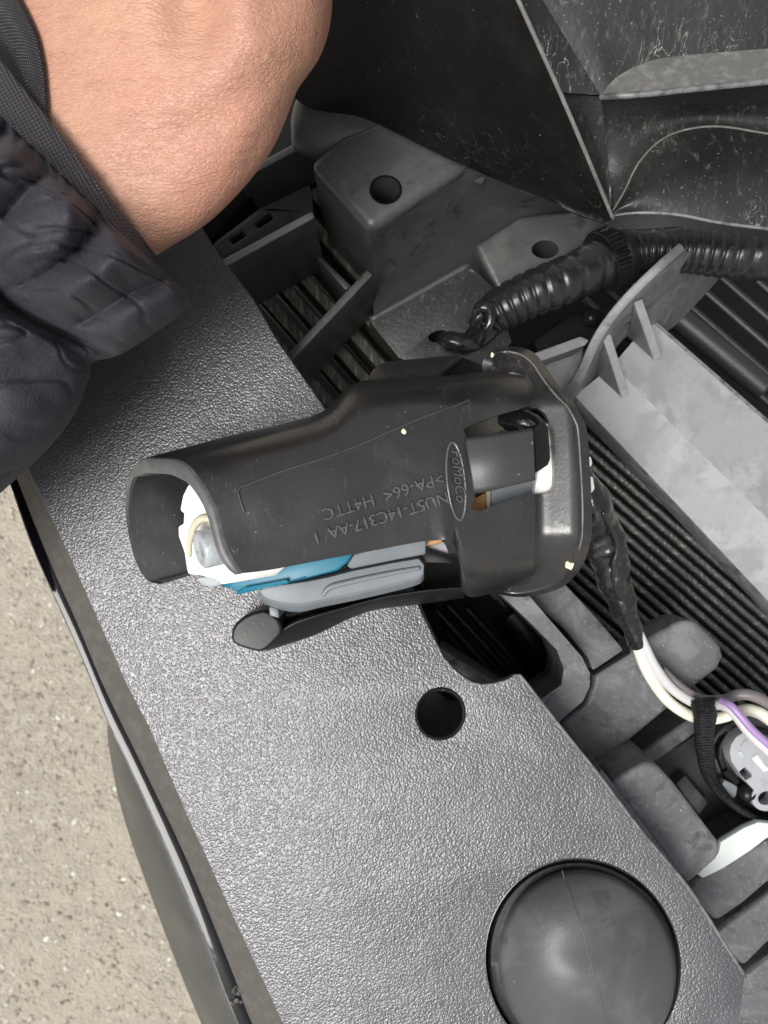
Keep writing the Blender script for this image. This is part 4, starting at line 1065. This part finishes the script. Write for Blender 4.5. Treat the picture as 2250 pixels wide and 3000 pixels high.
    for (u, v, w, h) in ((1722, 1352, 26, 38), (1726, 1420, 30, 56)):
        slab('retainer_tooth', [(u - 20, v - h / 2), (u + w * 0.4, v - h / 2 + 4), (u + w * 0.6, v + h * 0.2), (u + w * 0.2, v + h / 2), (u - 20, v + h / 2 - 6)], .014, .005, M['white'], t, 0.0006)
    slab('seal', [(1225, 1588), (1290, 1566), (1300, 1590), (1240, 1604)], .024, .008, M['seal'], t, 0.001)
    slab('pale_slot', [(1236, 1606), (1318, 1580), (1334, 1600), (1330, 1630), (1300, 1626)], .0125, .002, M['lgrey'], t, 0.0005)
    slab('slot_wedge', [(1206, 1622), (1238, 1603), (1330, 1632), (1326, 1652), (1290, 1650), (1240, 1650)], .0150, .004, M['black_clean'], t, 0.0005)
M['recess'] = mat('cream_recess_plastic', (0.55, 0.51, 0.39), 0.5, 0.4)
M['khaki'] = mat('speckled_khaki_cardboard', (0.17, 0.16, 0.135), 0.7, 0.3, blotch=[(260, (0.26, 0.245, 0.2), 0.45, 0.7)])
connector()

# ------------------------------------------------------------------ wiring
def wiring():
    t = thing('wiring_loom', P(1870, 1850, -0.06), 'wiring loom of cream and grey wires leaving a black taped cable right of the bracket', 'wiring')
    def wrap(tt, a):
        return 1 + 0.10 * math.sin(tt * 34 + a * 1.0) ** 3 + 0.16 * noise.noise(Vector((tt * 6, math.cos(a) * 1.5, math.sin(a) * 1.5)))
    tube('taped_cable', [(1680, 1380, .000, .0052), (1730, 1480, -.004, .0056), (1768, 1570, -.010, .0060), (1786, 1650, -.014, .0058), (1812, 1740, -.018, .0046), (1840, 1815, -.021, .0036), (1869, 1890, -.024, .0028)], M['tape'], t, 140, 30, rad=wrap)
    tube('tape_edge', [(1765, 1500, .002, .0006), (1800, 1570, -.003, .0008), (1808, 1610, -.005, .0008), (1796, 1660, -.007, .0007), (1800, 1720, -.011, .0006), (1836, 1790, -.0165, .0006), (1868, 1878, -.0212, .0005)], M['tape'], t, 60, 8)
    tube('wire', [(1850, 1840, -.0225, .0013), (1866, 1890, -.0235, .0017), (1895, 1965, -.026, .0018), (1945, 2040, -.029, .0018), (2000, 2085, -.030, .0018), (2060, 2108, -.031, .0018), (2120, 2100, -.032, .0018), (2160, 2085, -.030, .0018), (2205, 2082, -.027, .0020), (2260, 2112, -.025, .0020), (2400, 2230, -.025, .0020)], M['wire_cream'], t, 120, 16)
    tube('wire', [(1862, 1830, -.0215, .0013), (1886, 1886, -.0225, .0015), (1920, 1955, -.025, .0016), (1970, 2018, -.028, .0016), (2040, 2062, -.029, .0016), (2090, 2065, -.027, .0016), (2118, 2066, -.023, .0017), (2150, 2085, -.020, .0019), (2200, 2148, -.019, .0019), (2260, 2205, -.019, .0019), (2400, 2330, -.02, .0019)], M['wire_grey'], t, 120, 16)
    tube('wire', [(1940, 1960, -.0285, .0012), (1990, 2008, -.0295, .0013), (2050, 2045, -.030, .0014), (2120, 2048, -.029, .0015), (2165, 2035, -.027, .0018), (2210, 2040, -.026, .0018), (2270, 2072, -.026, .0018), (2400, 2150, -.028, .0018)], M['wire_brown'], t, 80, 14)
    tube('wire_stripe', [(2112, 2052, -.0222, .0010), (2140, 2066, -.0188, .0012), (2168, 2096, -.0174, .0012), (2206, 2140, -.0169, .0012), (2262, 2190, -.0169, .0012), (2400, 2315, -.018, .0012)], M['purple'], t, 70, 12)
    # ribbed cloth tape strap
    path = catmull([(2062, 2050, -.0235), (2066, 2090, -.0205), (2064, 2140, -.022), (2066, 2200, -.026), (2075, 2260, -.030), (2100, 2310, -.031), (2150, 2358, -.032), (2210, 2398, -.033), (2262, 2425, -.034), (2400, 2490, -.036)], 600)
    wid = catmull([(42,), (36,), (31,), (27,), (22,), (15,), (12,), (13,), (14,), (15,)], 600)
    rows = []
    for i, c in enumerate(path):
        a = Vector(path[max(i - 1, 0)][:2]); b = Vector(path[min(i + 1, 599)][:2]); d = (b - a).normalized(); n = Vector((-d.y, d.x))
        rip = (0.00038 if i < 380 else 0.0002) * math.sin(i * 0.72 + 2.2 * noise.noise(Vector((i * 0.05, 0, 0))))
        row = []
        for k in range(15):
            f = (k - 7) / 7
            w = wid[i][0] * (1 + 0.09 * noise.noise(Vector((i * 0.11, f, 0))))
            row.append(P(c[0] + n.x * w * f, c[1] + n.y * w * f, c[2] - 0.0035 * f * f * f * f - 0.0018 * f * f + rip * (1 - f ** 4) + 0.0004 * noise.noise(Vector((i * 0.2, f * 3, 2)))))
        rows.append(row)
    me = fix_normals(grid_mesh('cloth_strap', rows))
    o = link_mesh('cloth_strap', me, M['cloth'], t, 180)
    md = o.modifiers.new('s', 'SOLIDIFY'); md.thickness = 0.0008
    return t
wiring()

def plug():
    t = thing('wire_plug', P(2180, 2250, -0.07), 'round black and light grey electrical plug wrapped by the cloth strap at the right edge', 'plug')
    outer = [(2092, 2175), (2104, 2150), (2130, 2128), (2165, 2110), (2210, 2100), (2420, 2160), (2420, 2500), (2290, 2400), (2240, 2385), (2180, 2360), (2130, 2330), (2105, 2290), (2090, 2230)]
    slab('shell', outer, -.042, .02, M['carrier'], t, .0016, (), 3)
    ring = [(2106, 2190), (2118, 2165), (2150, 2146), (2190, 2136), (2250, 2140), (2420, 2200), (2420, 2440), (2250, 2360), (2200, 2340), (2150, 2312), (2122, 2270), (2106, 2225)]
    ring_in = [(2124, 2196), (2136, 2176), (2160, 2160), (2200, 2150), (2250, 2156), (2380, 2210), (2380, 2400), (2250, 2340), (2205, 2322), (2160, 2296), (2136, 2262), (2123, 2225)]
    slab('ring', ring, -.039, .004, M['black_clean'], t, .0009, [ring_in], 3)
    latch = [(2138, 2205), (2142, 2182), (2156, 2160), (2182, 2144), (2215, 2160), (2250, 2210), (2330, 2290), (2260, 2290), (2212, 2318), (2192, 2296), (2162, 2258), (2144, 2232)]
    slot = [(2164, 2262), (2182, 2247), (2203, 2268), (2203, 2276), (2182, 2288)]
    slab('latch', latch, -.0335, .006, M['lgrey'], t, .0012, [slot], 3)
    slab('latch_mark', [(2163, 2204), (2172, 2198), (2178, 2204), (2182, 2214), (2186, 2222), (2178, 2226), (2170, 2214)], -.0332, .0006, M['pin'], t, .0002)
    slab('latch_pad', [(2202, 2222), (2220, 2210), (2240, 2240), (2260, 2256), (2238, 2262), (2222, 2244)], -.0332, .0006, M['pale'], t, .0002)
    slab('side_window', [(2121, 2264), (2134, 2255), (2168, 2290), (2160, 2300), (2152, 2296)], -.0372, .002, M['void'], t, .0003)
    slab('tongue', [(2116, 2300), (2122, 2284), (2145, 2295), (2163, 2305), (2158, 2335), (2146, 2342)], -.0365, .004, M['cgrey'], t, .0008)
    lug_in = ellipse(2246, 2338, 26, 20, 24, -.3)
    slab('lug', ellipse(2246, 2336, 44, 40, 30, -.3), -.034, .006, M['lgrey'], t, .0012, [lug_in], 3)
    tube('boss', [(2185, 2325, -.04, .003), (2188, 2322, -.035, .0028)], M['black_clean'], t, 4, 16)
    # tiny moulded marks
    def mark(s, u, v, ang, size, z, m):
        cu = bpy.data.curves.new('text', 'FONT'); cu.body = s; cu.size = 1.0; cu.resolution_u = 3
        to = bpy.data.objects.new('text', cu); C.objects.link(to); bpy.context.view_layer.update()
        me = bpy.data.meshes.new_from_object(to.evaluated_get(bpy.context.evaluated_depsgraph_get())); bpy.data.objects.remove(to)
        dx, dy = math.cos(ang), math.sin(ang)
        bm = bmesh.new(); bm.from_mesh(me); bpy.data.meshes.remove(me)
        fs = bm.faces[:]
        r_ = bmesh.ops.extrude_face_region(bm, geom=fs)
        tp = set(g for g in r_['geom'] if isinstance(g, bmesh.types.BMVert))
        for q in bm.verts:
            x, y = q.co.x * size, q.co.y * size
            q.co = P(u + x * dx + y * dy, v + x * dy - y * dx, z + (0.0002 if q in tp else -0.0002))
        from_bm('moulded_mark', bm, m, t, 30)
    mark('30', 2134, 2152, R(-38), 20, -.0389, M['carrier'])
    mark('>PBT<', 2174, 2190, R(-42), 15, -.0334, M['pin'])
plug()

# ------------------------------------------------------------------ person: hand and sleeve
def person():
    # lofted forearm / wrist / back of hand; L = far edge (out of frame), R_ = near edge seen against the parts
    Ls = [(-420, 300), (-270, 90), (-150, -50), (-40, -170), (50, -290), (150, -400), (230, -500), (300, -610), (370, -730), (440, -850), (520, -960)]
    Rs = [(-150, 1000), (120, 930), (320, 850), (470, 742), (590, 668), (678, 590), (759, 495), (814, 407), (863, 285), (872, 262), (936, 170), (966, 80), (975, -20), (975, -140), (965, -280), (940, -420)]
    n = 90
    Lc = catmull(Ls, n); Rc = catmull(Rs, n)
    rows = []
    for i in range(n):
        f = i / (n - 1)
        l, r = Lc[i], Rc[i]
        zc = 0.050 + 0.014 * f
        q_ = min(1, max(0, (f - 0.15) / 0.35)); q_ = q_ * q_ * (3 - 2 * q_)
        hz = 0.0165 + 0.0050 * q_
        row = []
        na = 72
        for j in range(na):
            a = 2 * math.pi * j / na
            c, s = math.cos(a), math.sin(a)
            # superellipse section
            x = abs(c) ** 0.86 * (1 if c > 0 else -1); y = abs(s) ** 0.92 * (1 if s > 0 else -1)
            g = (x + 1) / 2
            u = l[0] + (r[0] - l[0]) * g; v = l[1] + (r[1] - l[1]) * g
            z = zc + hz * y
            if y > 0:
                # hollows and tendons on the back of the hand
                z -= 0.0035 * math.exp(-(((u - 560) / 90) ** 2 + ((v - 20) / 150) ** 2)) * y
                z += 0.0018 * math.exp(-(((u - 700) / 80) ** 2 + ((v + 10) / 170) ** 2)) * y
                z -= 0.0014 * math.exp(-(((u - 640) / 260) ** 2 + (((v - 330) + (u - 640) * 0.6) / 70) ** 2)) * y
                z += 0.0016 * math.exp(-(((u - 790) / 120) ** 2 + ((v - 170) / 120) ** 2)) * y
                z -= 0.0016 * math.exp(-((((u - 760) * 0.83 + (v - 430) * 0.56) / 26) ** 2 + (((u - 760) * -0.56 + (v - 430) * 0.83) / 150) ** 2)) * y
            row.append(P(u, v, z))
        rows.append(row)
    me = grid_mesh('person', rows, True, True)
    bm = bmesh.new(); bm.from_mesh(me); bpy.data.meshes.remove(me)
    # fingers and thumb beyond the frame, curled down over the housing
    def finger(ctrl):
        cs = catmull(ctrl, 26)
        pts = [P(c[0], c[1], c[2]) for c in cs]
        base = []
        prev = None
        for i, p in enumerate(pts):
            tdir = (pts[min(i + 1, 25)] - pts[max(i - 1, 0)]).normalized()
            sx = tdir.cross(Vector((0.3, 0.2, 1))).normalized(); sz = sx.cross(tdir)
            rr = cs[i][3] * (0.55 if i == 25 else 0.85 if i == 24 else 1)
            ring = [bm.verts.new(p + sx * math.cos(k * math.tau / 14) * rr + sz * math.sin(k * math.tau / 14) * rr) for k in range(14)]
            if prev:
                for k in range(14): bm.faces.new([prev[k], prev[(k + 1) % 14], ring[(k + 1) % 14], ring[k]])
            else:
                bm.faces.new(ring[::-1])
            prev = ring
        bm.faces.new(prev)
    finger([(860, -260, .062, .0105), (960, -450, .064, .0098), (1060, -620, .058, .0088), (1120, -700, .045, .0080), (1120, -730, .032, .0072), (1090, -740, .024, .0065)])
    finger([(760, -420, .064, .0112), (880, -640, .068, .0104), (1010, -830, .062, .0094), (1090, -930, .046, .0086), (1090, -960, .030, .0078), (1050, -960, .020, .0070)])
    finger([(640, -580, .066, .0114), (770, -820, .070, .0106), (900, -1010, .063, .0096), (980, -1100, .046, .0088), (980, -1130, .029, .0080), (940, -1130, .019, .0072)])
    finger([(540, -760, .066, .0110), (650, -980, .069, .0102), (770, -1150, .062, .0094), (850, -1230, .046, .0086), (850, -1260, .031, .0078), (815, -1260, .022, .0070)])
    finger([(240, -560, .052, .0135), (300, -760, .046, .0125), (420, -930, .036, .0112), (540, -1040, .028, .0100), (620, -1090, .025, .0085)])
    bmesh.ops.recalc_face_normals(bm, faces=bm.faces)
    me = bpy.data.meshes.new('person'); bm.to_mesh(me); bm.free()
    o = link_mesh('person', me, M['skin'], None, 180)
    md = o.modifiers.new('r', 'REMESH'); md.mode = 'VOXEL'; md.voxel_size = 0.0009; md.use_smooth_shade = True
    md = o.modifiers.new('s', 'SMOOTH'); md.iterations = 4; md.factor = 0.5
    bpy.context.view_layer.update(); apply_mods(o)
    o.data.shade_smooth()
    if not o.data.materials: o.data.materials.append(M['skin'])
    tag(o, "person's bare wrist and hand in a dark jacket sleeve, reaching in from the left", 'person')
    hv = BVHTree.FromPolygons([WLOC[o] + v.co for v in o.data.vertices], [p.vertices[:] for p in o.data.polygons])
    def hand_z(u, v, z0):
        o_ = Vector((0, 0, H)); d_ = (P(u, v, z0) - o_).normalized()
        h = hv.ray_cast(o_, d_)
        return h[0].z if h[0] else -1
    # sleeve: tube with gathered ruffle behind the binding
    A = [(-170, -45), (-250, 60), (-295, 115), (-345, 190), (-400, 270), (-455, 350), (-505, 430), (-545, 490), (-590, 590), (-690, 700), (-820, 830), (-1050, 1060), (-1450, 1400)]
    B = [(452, 740), (476, 800), (545, 856), (556, 884), (520, 928), (440, 985), (350, 1040), (275, 1062), (262, 1105), (222, 1206), (136, 1319), (-60, 1500), (-500, 1900)]
    ht = [.0225, .0228, .0275, .0340, .0350, .0335, .0265, .0225, .0290, .0315, .0330, .0340, .0350]   # half height
    zc_ = [.050, .050, .0495, .049, .048, .048, .047, .046, .044, .041, .041, .041, .041]
    ns, na = 260, 360
    Ac, Bc = catmull(A, ns), catmull(B, ns)
    Hc = catmull([(h,) for h in ht], ns); Zc = catmull([(z,) for z in zc_], ns)
    K_ = len(A) - 1
    def section(i, grow=0.0, band=False):
        s = i / (ns - 1) * K_
        a, b = Ac[i], Bc[i]
        row = []
        for j in range(na):
            th = 2 * math.pi * j / na
            c, sn = math.cos(th), math.sin(th)
            x = abs(c) ** 0.9 * (1 if c > 0 else -1); y = abs(sn) ** 0.85 * (1 if sn > 0 else -1)
            g = (x * (1 + grow * 0.02) + 1) / 2
            u, v = a[0] + (b[0] - a[0]) * g, a[1] + (b[1] - a[1]) * g
            h = Hc[i][0] + grow * 0.0006
            z = Zc[i][0] + h * y
            if y > 0: z = max(z, hand_z(u, v, z) + 0.0016 + grow * 0.0005)
            if not band:
                # ruffle: gathers run down the sleeve from the stitched band
                env = max(0.0, min(1.0, (s - 1.5) / 1.2)) * max(0.0, 1 - max(0.0, s - 5.4) / 1.4)
                stit = math.exp(-((s - 1.7) / 0.5) ** 2)
                w = noise.noise(Vector((g * 3.2, s * 0.25, 3.1)))
                ph = g * 17 + 1.5 * w + s * 0.22
                ru = 2 * (abs(math.sin(ph)) + 0.04) ** 0.8 - 1.1       # creased valleys, round tops
                ru2 = math.sin(g * 48 + 7 * w + s * 0.4)
                dz = env * (0.0052 * ru + 0.0010 * ru2) + stit * 0.0010 * math.sin(g * 120 + 9 * w)
                # deep fold line between ruffle and sleeve, wandering
                fold = s - (6.5 + 0.5 * math.sin(g * 9 + 1) + 0.4 * noise.noise(Vector((g * 5, 0, 0))))
                dz -= 0.0065 * math.exp(-(fold / 0.30) ** 2)
                dz += 0.0016 * math.exp(-((fold - 0.8) / 0.5) ** 2)
                # long soft folds of the sleeve
                if s > 6:
                    e2 = min(1, (s - 6) / 1.5)
                    dz += e2 * (0.0020 * noise.noise(Vector((g * 4.0 - s * 0.35, s * 0.6, 7))) + 0.0010 * math.sin(g * 17 + s * 1.7 + 3 * w))
                dz += 0.0006 * noise.noise(Vector((g * 16, s * 2.2, 1)))
                dz -= 0.0013 * max(0.0, 1 - abs(noise.noise(Vector((g * 7 + s * 0.35, s * 0.9, 5)))) / 0.10) * min(1, max(0, s - 1.6))
                hz0 = z - 0.0016
                z += dz * (y if y > 0 else 0.4 * y)
                if y > 0: z = max(z, hand_z(u, v, z) + 0.0006)
            row.append(P(u, v, z))
        return row
    i1 = int(1.25 / K_ * (ns - 1))
    sl = link_mesh('jacket_sleeve', fix_normals(grid_mesh('jacket_sleeve', [section(i) for i in range(i1, ns)], True)), M['fabric'], o, 180)
    # binding band: doubled woven strip with rolled lip
    rows = []
    first = section(0, 0, True)
    inner = [p + Vector((0, 0, -0.0016)) for p in first]
    rows.append([p.copy() for p in section(int(0.5 / K_ * (ns - 1)), -3.5, True)])
    rows.append([a.lerp(b, 0.2) for a, b in zip(section(0, -2.6, True), rows[0])])
    rows.append(section(0, -1.4, True))
    for f, g in ((0.0, 0.6), (0.06, 1.4), (0.3, 2.0), (0.6, 2.2), (0.9, 2.1), (1.15, 1.8), (1.3, 1.2), (1.42, 0.0), (1.5, -1.5)):
        rows.append(section(int(f / K_ * (ns - 1)), g, True))
    link_mesh('cuff_binding', fix_normals(grid_mesh('cuff_binding', rows, True)), M['band'], sl, 180)
    # crumpled dark lining that peeps out above the binding
    LA = [(-240, -330), (-200, -200), (-170, -60), (-200, 60)]
    rows = []
    edge = catmull([(-30, -140), (25, -70), (61, 0), (108, 102), (130, 200), (138, 300), (140, 345), (170, 420), (200, 470)], 60)
    back = catmull([(-330, -60), (-300, 20), (-260, 90), (-200, 150), (-120, 220), (-40, 300), (20, 360), (80, 430), (130, 500)], 60)
    for k in range(24):
        f = k / 23
        row = []
        for q, (a, b) in enumerate(zip(edge, back)):
            u, v = a[0] + (b[0] - a[0]) * f, a[1] + (b[1] - a[1]) * f
            z = (lambda h_: h_ if h_ > 0.03 else 0.050)(hand_z(u, v, 0.075)) + 0.0008 + 0.0012 * math.sin(min(1, f * 5) * math.pi / 2) + 0.0022 * math.sin(f * 9 + q * 0.10) * math.exp(-((q - 22) / 16) ** 2) * min(1, f * 4)
            row.append(P(u, v, z))
        rows.append(row)
    ln = link_mesh('lining', fix_normals(grid_mesh('lining', rows)), M['lining'], sl, 180)
    md = ln.modifiers.new('s', 'SOLIDIFY'); md.thickness = 0.001
    md.offset = 0
    return o
person()
